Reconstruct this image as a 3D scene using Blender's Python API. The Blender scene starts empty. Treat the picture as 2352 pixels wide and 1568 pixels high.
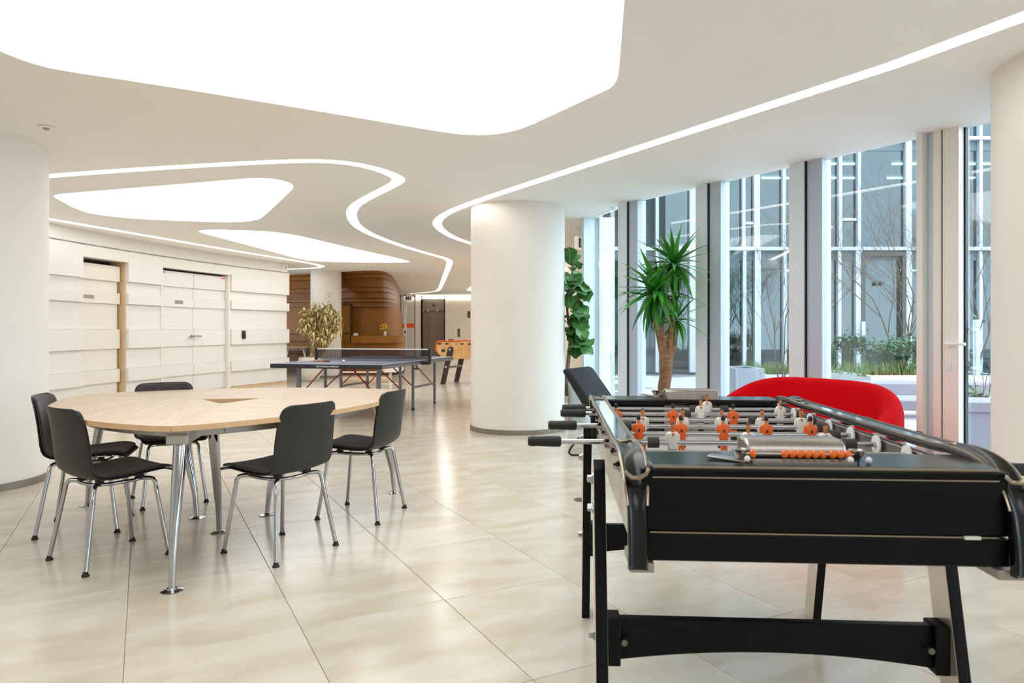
import bpy, bmesh, math, random
from mathutils import Vector, Matrix, Euler
R = random.Random(7)
sc = bpy.context.scene
COL = sc.collection
PI = math.pi

# ------------------------------------------------------------------ camera, world, lights, exposure
FPX, HX, HY, EYE = 1620.0, 1176.0, 756.0, 1.2
cam_d = bpy.data.cameras.new('camera')
cam = bpy.data.objects.new('camera', cam_d)
COL.objects.link(cam)
cam.location = (0, 0, EYE)
cam.rotation_euler = (PI / 2, 0, 0)
cam_d.sensor_width = 36.0
cam_d.lens = FPX * 36.0 / 2352.0
cam_d.shift_y = -(784.0 - HY) / 2352.0
cam_d.clip_end = 200
cam_d.dof.use_dof = True
cam_d.dof.focus_distance = 5.0
cam_d.dof.aperture_fstop = 5.6
sc.camera = cam

world = bpy.data.worlds.new('overcast_sky')
sc.world = world
world.use_nodes = True
world.node_tree.nodes['Background'].inputs[0].default_value = (0.76, 0.88, 1.0, 1)
world.node_tree.nodes['Background'].inputs[1].default_value = 4.8

sc.view_settings.view_transform = 'Standard'
sc.view_settings.look = 'None'
sc.view_settings.gamma = 1.0
sc.view_settings.exposure = 0.50
sc.view_settings.use_curve_mapping = False
sc.cycles.max_bounces = 10
sc.cycles.diffuse_bounces = 5
sc.cycles.glossy_bounces = 5
sc.cycles.transmission_bounces = 6
sc.cycles.transparent_max_bounces = 12
sc.cycles.caustics_reflective = True
sc.cycles.caustics_refractive = False
sc.cycles.sample_clamp_indirect = 6.0
PANEL_GLOW, SLOT_GLOW = 2.1, 5.5
CEIL = 2.66


def gp(px, py, z=0.0):
    """Where the sight line of a photo point meets the level plane at height z."""
    d = (EYE - z) * FPX / (py - HY)
    return ((px - HX) / FPX * d, d)


# ------------------------------------------------------------------ materials
def lin(c):
    return tuple((x / 12.92 if x <= 0.04045 else ((x + 0.055) / 1.055) ** 2.4) for x in c)


def rgb(r, g, b):
    return lin((r / 255.0, g / 255.0, b / 255.0)) + (1.0,)


MATS = {}


def mat(name, col, rough=0.5, metal=0.0, spec=0.5, vary=0.0, vscale=8.0, bump=0.0, bscale=60.0, coat=0.0, emit=None, stretch=None, sheen=0.0, rand=0.0, rot=0.0):
    m = bpy.data.materials.new(name)
    m.use_nodes = True
    nt = m.node_tree
    b = nt.nodes['Principled BSDF']
    b.inputs['Base Color'].default_value = col
    b.inputs['Roughness'].default_value = rough
    b.inputs['Metallic'].default_value = metal
    b.inputs['Specular IOR Level'].default_value = spec
    b.inputs['Coat Weight'].default_value = coat
    b.inputs['Coat Roughness'].default_value = 0.08
    b.inputs['Sheen Weight'].default_value = sheen
    tc = nt.nodes.new('ShaderNodeTexCoord')
    mp = nt.nodes.new('ShaderNodeMapping')
    nt.links.new(tc.outputs['Object'], mp.inputs['Vector'])
    if stretch:
        mp.inputs['Scale'].default_value = stretch
    mp.inputs['Rotation'].default_value = (0, 0, rot)
    if vary > 0:
        n = nt.nodes.new('ShaderNodeTexNoise')
        n.inputs['Scale'].default_value = vscale
        n.inputs['Detail'].default_value = 5
        nt.links.new(mp.outputs['Vector'], n.inputs['Vector'])
        rmp = nt.nodes.new('ShaderNodeMapRange')
        rmp.inputs['From Min'].default_value = 0.3
        rmp.inputs['From Max'].default_value = 0.7
        rmp.inputs['To Min'].default_value = 1 - vary
        rmp.inputs['To Max'].default_value = 1 + vary
        nt.links.new(n.outputs['Fac'], rmp.inputs['Value'])
        hsv = nt.nodes.new('ShaderNodeHueSaturation')
        hsv.inputs['Color'].default_value = col
        nt.links.new(rmp.outputs['Result'], hsv.inputs['Value'])
        last = hsv.outputs['Color']
        if rand > 0:
            oi = nt.nodes.new('ShaderNodeObjectInfo')
            r2 = nt.nodes.new('ShaderNodeMapRange')
            r2.inputs['To Min'].default_value = 1 - rand
            r2.inputs['To Max'].default_value = 1 + rand
            nt.links.new(oi.outputs['Random'], r2.inputs['Value'])
            h2 = nt.nodes.new('ShaderNodeHueSaturation')
            nt.links.new(last, h2.inputs['Color'])
            nt.links.new(r2.outputs['Result'], h2.inputs['Value'])
            last = h2.outputs['Color']
        nt.links.new(last, b.inputs['Base Color'])
    if bump > 0:
        n2 = nt.nodes.new('ShaderNodeTexNoise')
        n2.inputs['Scale'].default_value = bscale
        n2.inputs['Detail'].default_value = 3
        nt.links.new(mp.outputs['Vector'], n2.inputs['Vector'])
        bp = nt.nodes.new('ShaderNodeBump')
        bp.inputs['Strength'].default_value = bump
        bp.inputs['Distance'].default_value = 0.01
        nt.links.new(n2.outputs['Fac'], bp.inputs['Height'])
        nt.links.new(bp.outputs['Normal'], b.inputs['Normal'])
    if emit:
        b.inputs['Emission Color'].default_value = emit[0]
        b.inputs['Emission Strength'].default_value = emit[1]
    MATS[name] = m
    return m


def wood(name, c1, c2, scale=(1, 1, 1), rot=0.0, rough=0.4, dist=2.0, wscale=6.0):
    m = bpy.data.materials.new(name)
    m.use_nodes = True
    nt = m.node_tree
    b = nt.nodes['Principled BSDF']
    tc = nt.nodes.new('ShaderNodeTexCoord')
    mp = nt.nodes.new('ShaderNodeMapping')
    mp.inputs['Scale'].default_value = scale
    mp0 = nt.nodes.new('ShaderNodeMapping')
    mp0.inputs['Rotation'].default_value = (0, 0, rot)
    nt.links.new(tc.outputs['Object'], mp0.inputs['Vector'])
    nt.links.new(mp0.outputs['Vector'], mp.inputs['Vector'])
    n = nt.nodes.new('ShaderNodeTexNoise')
    n.inputs['Scale'].default_value = wscale
    n.inputs['Detail'].default_value = 8
    n.inputs['Distortion'].default_value = dist * 0.2
    nt.links.new(mp.outputs['Vector'], n.inputs['Vector'])
    r = nt.nodes.new('ShaderNodeValToRGB')
    r.color_ramp.elements[0].position = 0.32
    r.color_ramp.elements[0].color = c1
    r.color_ramp.elements[1].position = 0.68
    r.color_ramp.elements[1].color = c2
    nt.links.new(n.outputs['Fac'], r.inputs['Fac'])
    nt.links.new(r.outputs['Color'], b.inputs['Base Color'])
    b.inputs['Roughness'].default_value = rough
    MATS[name] = m
    return m


def glass(name, tint, ior=1.5, opacity=0.0):
    m = bpy.data.materials.new(name)
    m.use_nodes = True
    nt = m.node_tree
    for n in list(nt.nodes):
        nt.nodes.remove(n)
    out = nt.nodes.new('ShaderNodeOutputMaterial')
    mx = nt.nodes.new('ShaderNodeMixShader')
    tr = nt.nodes.new('ShaderNodeBsdfTransparent')
    tr.inputs[0].default_value = tint
    gl = nt.nodes.new('ShaderNodeBsdfGlossy')
    gl.inputs['Roughness'].default_value = 0.0
    gl.inputs['Color'].default_value = (1, 1, 1, 1)
    geo = nt.nodes.new('ShaderNodeNewGeometry')
    dot = nt.nodes.new('ShaderNodeVectorMath')
    dot.operation = 'DOT_PRODUCT'
    nt.links.new(geo.outputs['Incoming'], dot.inputs[0])
    nt.links.new(geo.outputs['Normal'], dot.inputs[1])
    f0 = ((ior - 1) / (ior + 1)) ** 2
    last = dot.outputs['Value']
    for op, v in (('ABSOLUTE', None), ('RSUB', 1.0), ('POWER', 5.0), ('MULTIPLY', 1 - f0), ('ADD', f0)):
        n = nt.nodes.new('ShaderNodeMath')
        n.operation = 'SUBTRACT' if op == 'RSUB' else op
        if op == 'RSUB':
            n.inputs[0].default_value = v
            nt.links.new(last, n.inputs[1])
        else:
            nt.links.new(last, n.inputs[0])
            if v is not None:
                n.inputs[1].default_value = v
        last = n.outputs[0]
    nt.links.new(last, mx.inputs[0])
    nt.links.new(tr.outputs[0], mx.inputs[1])
    nt.links.new(gl.outputs[0], mx.inputs[2])
    nt.links.new(mx.outputs[0], out.inputs[0])
    MATS[name] = m
    return m


def glow(name, col, strength):
    m = bpy.data.materials.new(name)
    m.use_nodes = True
    nt = m.node_tree
    for n in list(nt.nodes):
        nt.nodes.remove(n)
    out = nt.nodes.new('ShaderNodeOutputMaterial')
    e = nt.nodes.new('ShaderNodeEmission')
    e.inputs[0].default_value = col
    e.inputs[1].default_value = strength
    nt.links.new(e.outputs[0], out.inputs[0])
    MATS[name] = m
    return m


def stone(name):
    """polished limestone: cream base, soft clouds, thin darker veins, a shade of its own per tile"""
    m = bpy.data.materials.new(name)
    m.use_nodes = True
    nt = m.node_tree
    L = nt.links.new
    b = nt.nodes['Principled BSDF']
    tc = nt.nodes.new('ShaderNodeTexCoord')
    oi = nt.nodes.new('ShaderNodeObjectInfo')
    add = nt.nodes.new('ShaderNodeVectorMath')
    add.operation = 'MULTIPLY_ADD'
    comb = nt.nodes.new('ShaderNodeCombineXYZ')
    for k in range(3):
        L(oi.outputs['Random'], comb.inputs[k])
    L(comb.outputs[0], add.inputs[0])
    add.inputs[1].default_value = (37.0, 91.0, 53.0)
    L(tc.outputs['Object'], add.inputs[2])
    mp = nt.nodes.new('ShaderNodeMapping')
    mp.inputs['Rotation'].default_value = (0, 0, 0.5)
    mp.inputs['Scale'].default_value = (1.0, 2.6, 1.0)
    L(add.outputs[0], mp.inputs['Vector'])
    n1 = nt.nodes.new('ShaderNodeTexNoise')
    n1.inputs['Scale'].default_value = 2.2
    n1.inputs['Detail'].default_value = 6
    n1.inputs['Distortion'].default_value = 0.6
    L(mp.outputs[0], n1.inputs['Vector'])
    ramp = nt.nodes.new('ShaderNodeValToRGB')
    ramp.color_ramp.elements[0].position = 0.28
    ramp.color_ramp.elements[0].color = rgb(190, 177, 155)
    ramp.color_ramp.elements[1].position = 0.72
    ramp.color_ramp.elements[1].color = rgb(213, 204, 189)
    L(n1.outputs['Fac'], ramp.inputs['Fac'])
    n2 = nt.nodes.new('ShaderNodeTexNoise')
    n2.inputs['Scale'].default_value = 1.6
    n2.inputs['Detail'].default_value = 7
    n2.inputs['Roughness'].default_value = 0.62
    n2.inputs['Distortion'].default_value = 1.2
    L(add.outputs[0], n2.inputs['Vector'])
    sub = nt.nodes.new('ShaderNodeMath')
    sub.operation = 'SUBTRACT'
    L(n2.outputs['Fac'], sub.inputs[0])
    sub.inputs[1].default_value = 0.5
    ab = nt.nodes.new('ShaderNodeMath')
    ab.operation = 'ABSOLUTE'
    L(sub.outputs[0], ab.inputs[0])
    mr = nt.nodes.new('ShaderNodeMapRange')
    mr.inputs['From Min'].default_value = 0.0
    mr.inputs['From Max'].default_value = 0.004
    mr.inputs['To Min'].default_value = 0.22
    mr.inputs['To Max'].default_value = 0.0
    L(ab.outputs[0], mr.inputs['Value'])
    n3 = nt.nodes.new('ShaderNodeTexNoise')
    n3.inputs['Scale'].default_value = 2.4
    L(add.outputs[0], n3.inputs['Vector'])
    m3 = nt.nodes.new('ShaderNodeMapRange')
    m3.inputs['From Min'].default_value = 0.55
    m3.inputs['From Max'].default_value = 0.62
    L(n3.outputs['Fac'], m3.inputs['Value'])
    mul = nt.nodes.new('ShaderNodeMath')
    mul.operation = 'MULTIPLY'
    L(mr.outputs['Result'], mul.inputs[0])
    L(m3.outputs['Result'], mul.inputs[1])
    mix = nt.nodes.new('ShaderNodeMix')
    mix.data_type = 'RGBA'
    L(mul.outputs[0], mix.inputs['Factor'])
    L(ramp.outputs['Color'], mix.inputs[6])
    mix.inputs[7].default_value = rgb(120, 100, 78)
    r2 = nt.nodes.new('ShaderNodeMapRange')
    r2.inputs['To Min'].default_value = 0.95
    r2.inputs['To Max'].default_value = 1.04
    L(oi.outputs['Random'], r2.inputs['Value'])
    hs = nt.nodes.new('ShaderNodeHueSaturation')
    L(mix.outputs[2], hs.inputs['Color'])
    L(r2.outputs['Result'], hs.inputs['Value'])
    L(hs.outputs['Color'], b.inputs['Base Color'])
    n4 = nt.nodes.new('ShaderNodeTexNoise')
    n4.inputs['Scale'].default_value = 30
    L(add.outputs[0], n4.inputs['Vector'])
    m4 = nt.nodes.new('ShaderNodeMapRange')
    m4.inputs['To Min'].default_value = 0.14
    m4.inputs['To Max'].default_value = 0.24
    L(n4.outputs['Fac'], m4.inputs['Value'])
    L(m4.outputs['Result'], b.inputs['Roughness'])
    b.inputs['Specular IOR Level'].default_value = 0.55
    MATS[name] = m
    return m


def leafmat(name, c1, c2, rough=0.4, axis=0):
    m = mat(name, c1, rough, vary=0.25, vscale=6, rand=0.25)
    return m


M = MATS
stone('limestone')
mat('grout', rgb(172, 156, 132), 0.8, vary=0.05)
mat('ceiling_plaster', rgb(248, 246, 243), 0.75, vary=0.01, vscale=2)
mat('wall_white', rgb(235, 232, 228), 0.5, vary=0.012, vscale=3)
mat('door_cream', rgb(236, 231, 221), 0.5, vary=0.012, vscale=3)
mat('column_plaster', rgb(234, 228, 220), 0.6, vary=0.012, vscale=3)
mat('wall_cream', rgb(236, 226, 210), 0.6, vary=0.02, vscale=2)
mat('skirting_metal', rgb(140, 130, 118), 0.45, 0.6, vary=0.05)
mat('dark_gap', rgb(60, 48, 36), 0.8, vary=0.05)
wood('oak_jamb', rgb(206, 170, 126), rgb(226, 196, 156), (8, 8, 0.8))
wood('wall_wood', rgb(128, 78, 20), rgb(156, 102, 36), (9, 9, 0.5), rough=0.38, wscale=8)
wood('wall_wood_dark', rgb(118, 70, 17), rgb(146, 94, 32), (9, 9, 0.5), rough=0.38, wscale=8)
for k, ang in enumerate((0.35, 0.35 + 2 * PI / 3, 0.35 - 2 * PI / 3)):
    wood('table_wood_%d' % k, rgb(180, 152, 121), rgb(199, 174, 146), (1.0, 12, 1), rot=ang, rough=0.35, wscale=3.2)
mat('table_edge', rgb(206, 168, 126), 0.45, vary=0.06, vscale=12)
mat('table_grey', rgb(176, 174, 172), 0.4, 0.3, vary=0.03)
mat('chrome', rgb(180, 180, 182), 0.1, 1.0, vary=0.02)
mat('brushed_steel', rgb(164, 158, 152), 0.3, 1.0, vary=0.08, vscale=4, stretch=(40, 1, 1))
mat('steel_dark', rgb(120, 116, 110), 0.35, 1.0, vary=0.05)
mat('lift_steel', rgb(146, 132, 116), 0.32, 0.45, vary=0.08, vscale=3, stretch=(30, 30, 0.5))
mat('shell_plastic', rgb(46, 45, 44), 0.42, spec=0.3, vary=0.04, bump=0.02, bscale=400)
mat('seat_fabric', rgb(58, 52, 52), 0.95, vary=0.18, vscale=240, bump=0.25, bscale=500, sheen=0.25)
mat('rubber_black', rgb(22, 22, 22), 0.6, vary=0.05)
mat('white_gloss', rgb(240, 238, 234), 0.3, vary=0.01)
mat('pot_white', rgb(226, 220, 208), 0.55, vary=0.02)
mat('pot_grey', rgb(186, 192, 190), 0.6, vary=0.03)
mat('soil', rgb(58, 44, 34), 0.95, vary=0.3, vscale=30, bump=0.6, bscale=40)
mat('bark_brown', rgb(134, 100, 70), 0.85, vary=0.3, vscale=14, stretch=(1, 1, 3), bump=0.8, bscale=40)
mat('bark_grey', rgb(118, 98, 82), 0.85, vary=0.3, vscale=20, bump=0.6, bscale=40)
mat('bark_tan', rgb(176, 140, 96), 0.85, vary=0.25, vscale=20, bump=0.5, bscale=50)
mat('yucca_leaf', rgb(58, 134, 44), 0.35, vary=0.3, vscale=5, rand=0.35)
mat('fig_leaf', rgb(70, 128, 62), 0.35, vary=0.25, vscale=14, rand=0.3)
mat('fig_vein', rgb(140, 170, 96), 0.5, vary=0.1)
mat('dracaena_leaf', rgb(236, 216, 152), 0.5, vary=0.3, vscale=10, rand=0.25)
mat('dracaena_green', rgb(170, 164, 92), 0.5, vary=0.3, vscale=10, rand=0.25)
mat('sofa_red', rgb(196, 0, 12), 0.9, spec=0.12, vary=0.05, vscale=200, bump=0.15, bscale=600)
mat('lounge_black', rgb(34, 35, 40), 0.85, vary=0.1, vscale=200, bump=0.1, bscale=500)
mat('frame_outer_dimmed', rgb(178, 190, 204), 0.4, vary=0.01)  # white frame darkened so the sky does not bleach it, daylight blue mixed in
mat('frame_daylit', rgb(216, 226, 236), 0.4, 0.0, vary=0.01)  # white frame with the blue of daylight put into its colour
mat('frame_warm_lit', rgb(232, 228, 222), 0.45, vary=0.01)  # same frame with warm room light put into its colour
mat('gasket', rgb(24, 26, 28), 0.6, vary=0.05)
glass('window_glass', (0.92, 0.97, 0.97, 1), 1.65)
glass('door_glass', (0.94, 0.96, 0.96, 1), 1.5)
glass('facade_glass', (0.40, 0.64, 0.70, 1), 1.6)
glow('panel_light', (0.95, 0.985, 1.0, 1), PANEL_GLOW)
glow('slot_light', (1.0, 0.965, 0.91, 1), SLOT_GLOW)
glow('office_light', (1.0, 0.97, 0.90, 1), 5.0)
glow('warm_led', (1.0, 0.72, 0.40, 1), 4.0)
mat('black_gloss', rgb(8, 9, 11), 0.2, spec=0.4, vary=0.1, vscale=3)
mat('black_satin', rgb(6, 6, 7), 0.45, spec=0.18, vary=0.1, vscale=4)
wood('black_wood', rgb(4, 5, 7), rgb(9, 10, 13), (1, 8, 8), rough=0.34, wscale=6)
for _w in ('wall_wood', 'wall_wood_dark'):
    MATS[_w].node_tree.nodes['Principled BSDF'].inputs['Specular IOR Level'].default_value = 0.25
MATS['black_wood'].node_tree.nodes['Principled BSDF'].inputs['Specular IOR Level'].default_value = 0.16
mat('rail_glass', rgb(46, 62, 62), 0.08, 0.0, vary=0.2, vscale=6, coat=1.0)
mat('rail_trim', rgb(160, 146, 128), 0.22, 1.0, vary=0.03)
mat('side_plate', rgb(206, 196, 184), 0.25, 0.6, vary=0.05)
mat('field_grey', rgb(190, 188, 184), 0.35, vary=0.06)
mat('player_orange', rgb(224, 92, 14), 0.4, vary=0.05)
mat('player_white', rgb(226, 222, 212), 0.45, vary=0.05)
mat('player_skin', rgb(196, 116, 60), 0.5, vary=0.1)
mat('bead_orange', rgb(232, 108, 8), 0.35, vary=0.03)
mat('bumper_grey', rgb(58, 52, 50), 0.7, vary=0.05)
mat('bearing_white', rgb(226, 226, 224), 0.4, vary=0.03)
mat('pingpong_blue', rgb(64, 76, 104), 0.4, vary=0.04)
mat('pingpong_edge', rgb(36, 34, 46), 0.5, vary=0.04)
mat('leg_grey', rgb(128, 132, 140), 0.4, 0.4, vary=0.04)
mat('brace_red', rgb(170, 34, 16), 0.45, vary=0.05)
mat('net_navy', rgb(30, 30, 46), 0.7, vary=0.05)
mat('ball_white', rgb(244, 242, 236), 0.5, vary=0.01)
mat('bat_red', rgb(150, 36, 28), 0.6, vary=0.05)
wood('foosball_ply', rgb(214, 160, 98), rgb(232, 184, 126), (3, 3, 1))
mat('trim_orange', rgb(226, 84, 14), 0.4, vary=0.03)
wood('dark_walnut', rgb(44, 28, 22), rgb(60, 40, 30), (6, 6, 1))
mat('strip_orange', rgb(236, 96, 36), 0.5, vary=0.02)
mat('plate_grey', rgb(164, 156, 150), 0.4, 0.5, vary=0.04)
mat('plate_brown', rgb(96, 76, 60), 0.45, 0.3, vary=0.04)
mat('black_plastic', rgb(30, 30, 32), 0.3, vary=0.05)
mat('sign_white', rgb(240, 240, 238), 0.4, emit=(rgb(240, 245, 240), 0.25), vary=0.01)
mat('sign_dark', rgb(26, 30, 34), 0.4, vary=0.02)
mat('lettering_white', rgb(240, 240, 240), 0.5, vary=0.01)
mat('flower_yellow', rgb(226, 176, 50), 0.6, vary=0.15)
mat('cream_shell', rgb(213, 204, 189), 0.5, vary=0.02)
mat('paving', rgb(182, 184, 188), 0.7, vary=0.06, vscale=4, rand=0.05)
mat('paving_bed', rgb(120, 122, 124), 0.9, vary=0.06)
mat('concrete', rgb(140, 143, 150), 0.75, vary=0.06, vscale=6, bump=0.1)
mat('planter_white', rgb(196, 200, 202), 0.6, vary=0.03)
mat('facade_white', rgb(168, 176, 184), 0.45, vary=0.02)
mat('facade_dark', rgb(48, 44, 40), 0.5, vary=0.05)
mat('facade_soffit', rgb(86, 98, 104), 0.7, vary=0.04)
mat('office_wall', rgb(46, 66, 70), 0.8, vary=0.12, vscale=1.2)
mat('curtain_grey', rgb(90, 106, 112), 0.8, vary=0.18, vscale=5, stretch=(6, 1, 0.1))
mat('twig', rgb(92, 78, 66), 0.9, vary=0.2)
mat('shrub_leaf', rgb(58, 104, 62), 0.6, vary=0.3, rand=0.3)
mat('ground_grass', rgb(104, 128, 70), 0.9, vary=0.3)
mat('bed_soil', rgb(70, 56, 48), 0.95, vary=0.3)

# ------------------------------------------------------------------ mesh helpers
class MB:
    def __init__(s):
        s.v, s.f, s.m = [], [], []

    def add(s, vs, fs, mi=0):
        o = len(s.v)
        s.v += [tuple(p) for p in vs]
        for f in fs:
            s.f.append(tuple(o + i for i in f))
            s.m.append(mi)
        return s

    def box(s, c, sz, rz=0.0, mi=0, rx=0.0, ry=0.0):
        hx, hy, hz = sz[0] / 2, sz[1] / 2, sz[2] / 2
        E = Euler((rx, ry, rz)).to_matrix()
        vs = [Vector(c) + E @ Vector((x, y, z)) for z in (-hz, hz) for x, y in ((-hx, -hy), (hx, -hy), (hx, hy), (-hx, hy))]
        return s.add(vs, [(3, 2, 1, 0), (4, 5, 6, 7), (0, 1, 5, 4), (1, 2, 6, 5), (2, 3, 7, 6), (3, 0, 4, 7)], mi)

    def bar(s, a, b, w, h, mi=0, up=(0, 0, 1)):
        a, b = Vector(a), Vector(b)
        d = (b - a).normalized()
        u = Vector(up)
        if abs(d.dot(u)) > 0.98:
            u = Vector((0, 1, 0))
        x = d.cross(u).normalized()
        y = x.cross(d).normalized()
        vs = [p + x * sx * w / 2 + y * sy * h / 2 for p in (a, b) for sx, sy in ((-1, -1), (1, -1), (1, 1), (-1, 1))]
        return s.add(vs, [(3, 2, 1, 0), (4, 5, 6, 7), (0, 1, 5, 4), (1, 2, 6, 5), (2, 3, 7, 6), (3, 0, 4, 7)], mi)

    def prism(s, poly, z0, z1, mi=0):
        n = len(poly)
        vs = [(p[0], p[1], z0) for p in poly] + [(p[0], p[1], z1) for p in poly]
        fs = [tuple(range(n - 1, -1, -1)), tuple(range(n, 2 * n))]
        fs += [(i, (i + 1) % n, n + (i + 1) % n, n + i) for i in range(n)]
        return s.add(vs, fs, mi)

    def slabx(s, poly, x0, x1, mi=0):
        """polygon in (y, z) given depth along x"""
        n = len(poly)
        vs = [(x0, p[0], p[1]) for p in poly] + [(x1, p[0], p[1]) for p in poly]
        fs = [tuple(range(n - 1, -1, -1)), tuple(range(n, 2 * n))]
        fs += [(i, (i + 1) % n, n + (i + 1) % n, n + i) for i in range(n)]
        return s.add(vs, fs, mi)

    def slaby(s, poly, y0, y1, mi=0):
        """polygon in (x, z) given depth along y"""
        n = len(poly)
        vs = [(p[0], y0, p[1]) for p in poly] + [(p[0], y1, p[1]) for p in poly]
        fs = [tuple(range(n)), tuple(range(2 * n - 1, n - 1, -1))]
        fs += [((i + 1) % n, i, n + i, n + (i + 1) % n) for i in range(n)]
        return s.add(vs, fs, mi)

    def tube(s, pts, r, n=8, mi=0, sx=1.0, caps=True):
        pts = [Vector(p) for p in pts]
        rs = r if isinstance(r, (list, tuple)) else [r] * len(pts)
        t0 = (pts[1] - pts[0]).normalized()
        u = Vector((0, 0, 1)) if abs(t0.z) < 0.9 else Vector((1, 0, 0))
        x = t0.cross(u).normalized()
        vs = []
        for i, p in enumerate(pts):
            a = pts[max(i - 1, 0)]
            b = pts[min(i + 1, len(pts) - 1)]
            t = (b - a).normalized()
            x = (x - t * x.dot(t)).normalized()
            y = t.cross(x)
            for k in range(n):
                an = 2 * PI * k / n
                vs.append(p + (x * math.cos(an) * sx + y * math.sin(an)) * rs[i])
        fs = []
        for i in range(len(pts) - 1):
            for k in range(n):
                fs.append((i * n + k, i * n + (k + 1) % n, (i + 1) * n + (k + 1) % n, (i + 1) * n + k))
        if caps:
            fs.append(tuple(range(n - 1, -1, -1)))
            fs.append(tuple((len(pts) - 1) * n + k for k in range(n)))
        return s.add(vs, fs, mi)

    def lathe(s, prof, n=20, c=(0, 0, 0), mi=0, axis='z'):
        vs, fs = [], []
        for r, z in prof:
            for k in range(n):
                a = 2 * PI * k / n
                p = (r * math.cos(a), r * math.sin(a), z)
                if axis == 'x':
                    p = (p[2], p[0], p[1])
                elif axis == 'y':
                    p = (p[1], p[2], p[0])
                vs.append((c[0] + p[0], c[1] + p[1], c[2] + p[2]))
        m = len(prof)
        for i in range(m - 1):
            for k in range(n):
                fs.append((i * n + k, i * n + (k + 1) % n, (i + 1) * n + (k + 1) % n, (i + 1) * n + k))
        fs.append(tuple(range(n - 1, -1, -1)))
        fs.append(tuple((m - 1) * n + k for k in range(n)))
        return s.add(vs, fs, mi)

    def ball(s, c, r, n=12, mi=0):
        r = (r, r, r) if not isinstance(r, (tuple, list)) else r
        m = max(6, n // 2 + 2)
        vs, fs = [], []
        for i in range(1, m):
            t = PI * i / m
            for k in range(n):
                a = 2 * PI * k / n
                vs.append((c[0] + r[0] * math.sin(t) * math.cos(a), c[1] + r[1] * math.sin(t) * math.sin(a), c[2] - r[2] * math.cos(t)))
        for i in range(m - 2):
            for k in range(n):
                fs.append((i * n + k, i * n + (k + 1) % n, (i + 1) * n + (k + 1) % n, (i + 1) * n + k))
        vs += [(c[0], c[1], c[2] - r[2]), (c[0], c[1], c[2] + r[2])]
        b, t = len(vs) - 2, len(vs) - 1
        for k in range(n):
            fs.append(((k + 1) % n, k, b))
            fs.append(((m - 2) * n + k, (m - 2) * n + (k + 1) % n, t))
        return s.add(vs, fs, mi)

    def grid(s, P, mi=0, closed_u=False):
        nu, nv = len(P), len(P[0])
        vs = [p for row in P for p in row]
        fs = []
        for i in range(nu if closed_u else nu - 1):
            for j in range(nv - 1):
                a, b = i, (i + 1) % nu
                fs.append((a * nv + j, b * nv + j, b * nv + j + 1, a * nv + j + 1))
        return s.add(vs, fs, mi)

    def mesh(s, name, mats, smooth=True, angle=38):
        me = bpy.data.meshes.new(name)
        me.from_pydata(s.v, [], s.f)
        for m in mats:
            me.materials.append(MATS[m])
        me.polygons.foreach_set('material_index', s.m)
        bm = bmesh.new()
        bm.from_mesh(me)
        bmesh.ops.recalc_face_normals(bm, faces=bm.faces)
        bm.to_mesh(me)
        bm.free()
        if smooth:
            me.polygons.foreach_set('use_smooth', [True] * len(me.polygons))
            me.set_sharp_from_angle(angle=math.radians(angle))
        me.update()
        return me


def put(name, me, parent=None, loc=None, kind=None, bevel=0.0, solid=0.0, subd=0, rot=None):
    o = bpy.data.objects.new(name, me)
    COL.objects.link(o)
    if parent is not None:
        o.parent = parent
    if loc is not None:
        o.location = loc
    if rot is not None:
        o.rotation_euler = rot
    if kind:
        o['kind'] = kind
    if solid:
        md = o.modifiers.new('thickness', 'SOLIDIFY')
        md.thickness = solid
        md.offset = 0
    if bevel:
        md = o.modifiers.new('edge', 'BEVEL')
        md.width = bevel
        md.segments = 2
        md.limit_method = 'ANGLE'
    if subd:
        md = o.modifiers.new('smooth', 'SUBSURF')
        md.levels = subd
        md.render_levels = subd
    return o


def part(name, mb, mats, parent=None, bevel=0.0, smooth=True, angle=38, label=None, **kw):
    if isinstance(mats, str):
        mats = [mats]
    o = put(name, mb.mesh(name, mats, smooth, angle), parent, bevel=bevel, **kw)
    if label:
        o['label'] = label
    return o


def tag(o, label, cat=None, group=None, kind=None):
    o['label'] = label
    if cat:
        o['category'] = cat
    if group:
        o['group'] = group
    if kind:
        o['kind'] = kind
    return o


def thing(name, label, cat, loc=(0, 0, 0), rz=0.0, group=None, kind=None):
    o = bpy.data.objects.new(name, None)
    o.empty_display_size = 0.1
    COL.objects.link(o)
    o.location = loc
    o.rotation_euler = (0, 0, rz)
    return tag(o, label, cat, group, kind)


def kids(o):
    return [c for c in bpy.data.objects if c.parent == o]


def dup(root, loc, rz, label, group=None):
    def cp(o, par):
        c = o.copy()
        COL.objects.link(c)
        if par is not None:
            c.parent = par
        for k in kids(o):
            cp(k, c)
        return c
    r = cp(root, None)
    r.location = loc
    r.rotation_euler = (0, 0, rz)
    r['label'] = label
    if group:
        r['group'] = group
    return r


def smooth_closed(poly, it=2):
    for _ in range(it):
        out = []
        n = len(poly)
        for i in range(n):
            a, b = poly[i], poly[(i + 1) % n]
            out.append((a[0] * .75 + b[0] * .25, a[1] * .75 + b[1] * .25))
            out.append((a[0] * .25 + b[0] * .75, a[1] * .25 + b[1] * .75))
        poly = out
    return poly


def smooth_open(pts, it=2):
    for _ in range(it):
        out = [pts[0]]
        for a, b in zip(pts[:-1], pts[1:]):
            out.append((a[0] * .75 + b[0] * .25, a[1] * .75 + b[1] * .25))
            out.append((a[0] * .25 + b[0] * .75, a[1] * .25 + b[1] * .75))
        out.append(pts[-1])
        pts = out
    return pts


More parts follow.
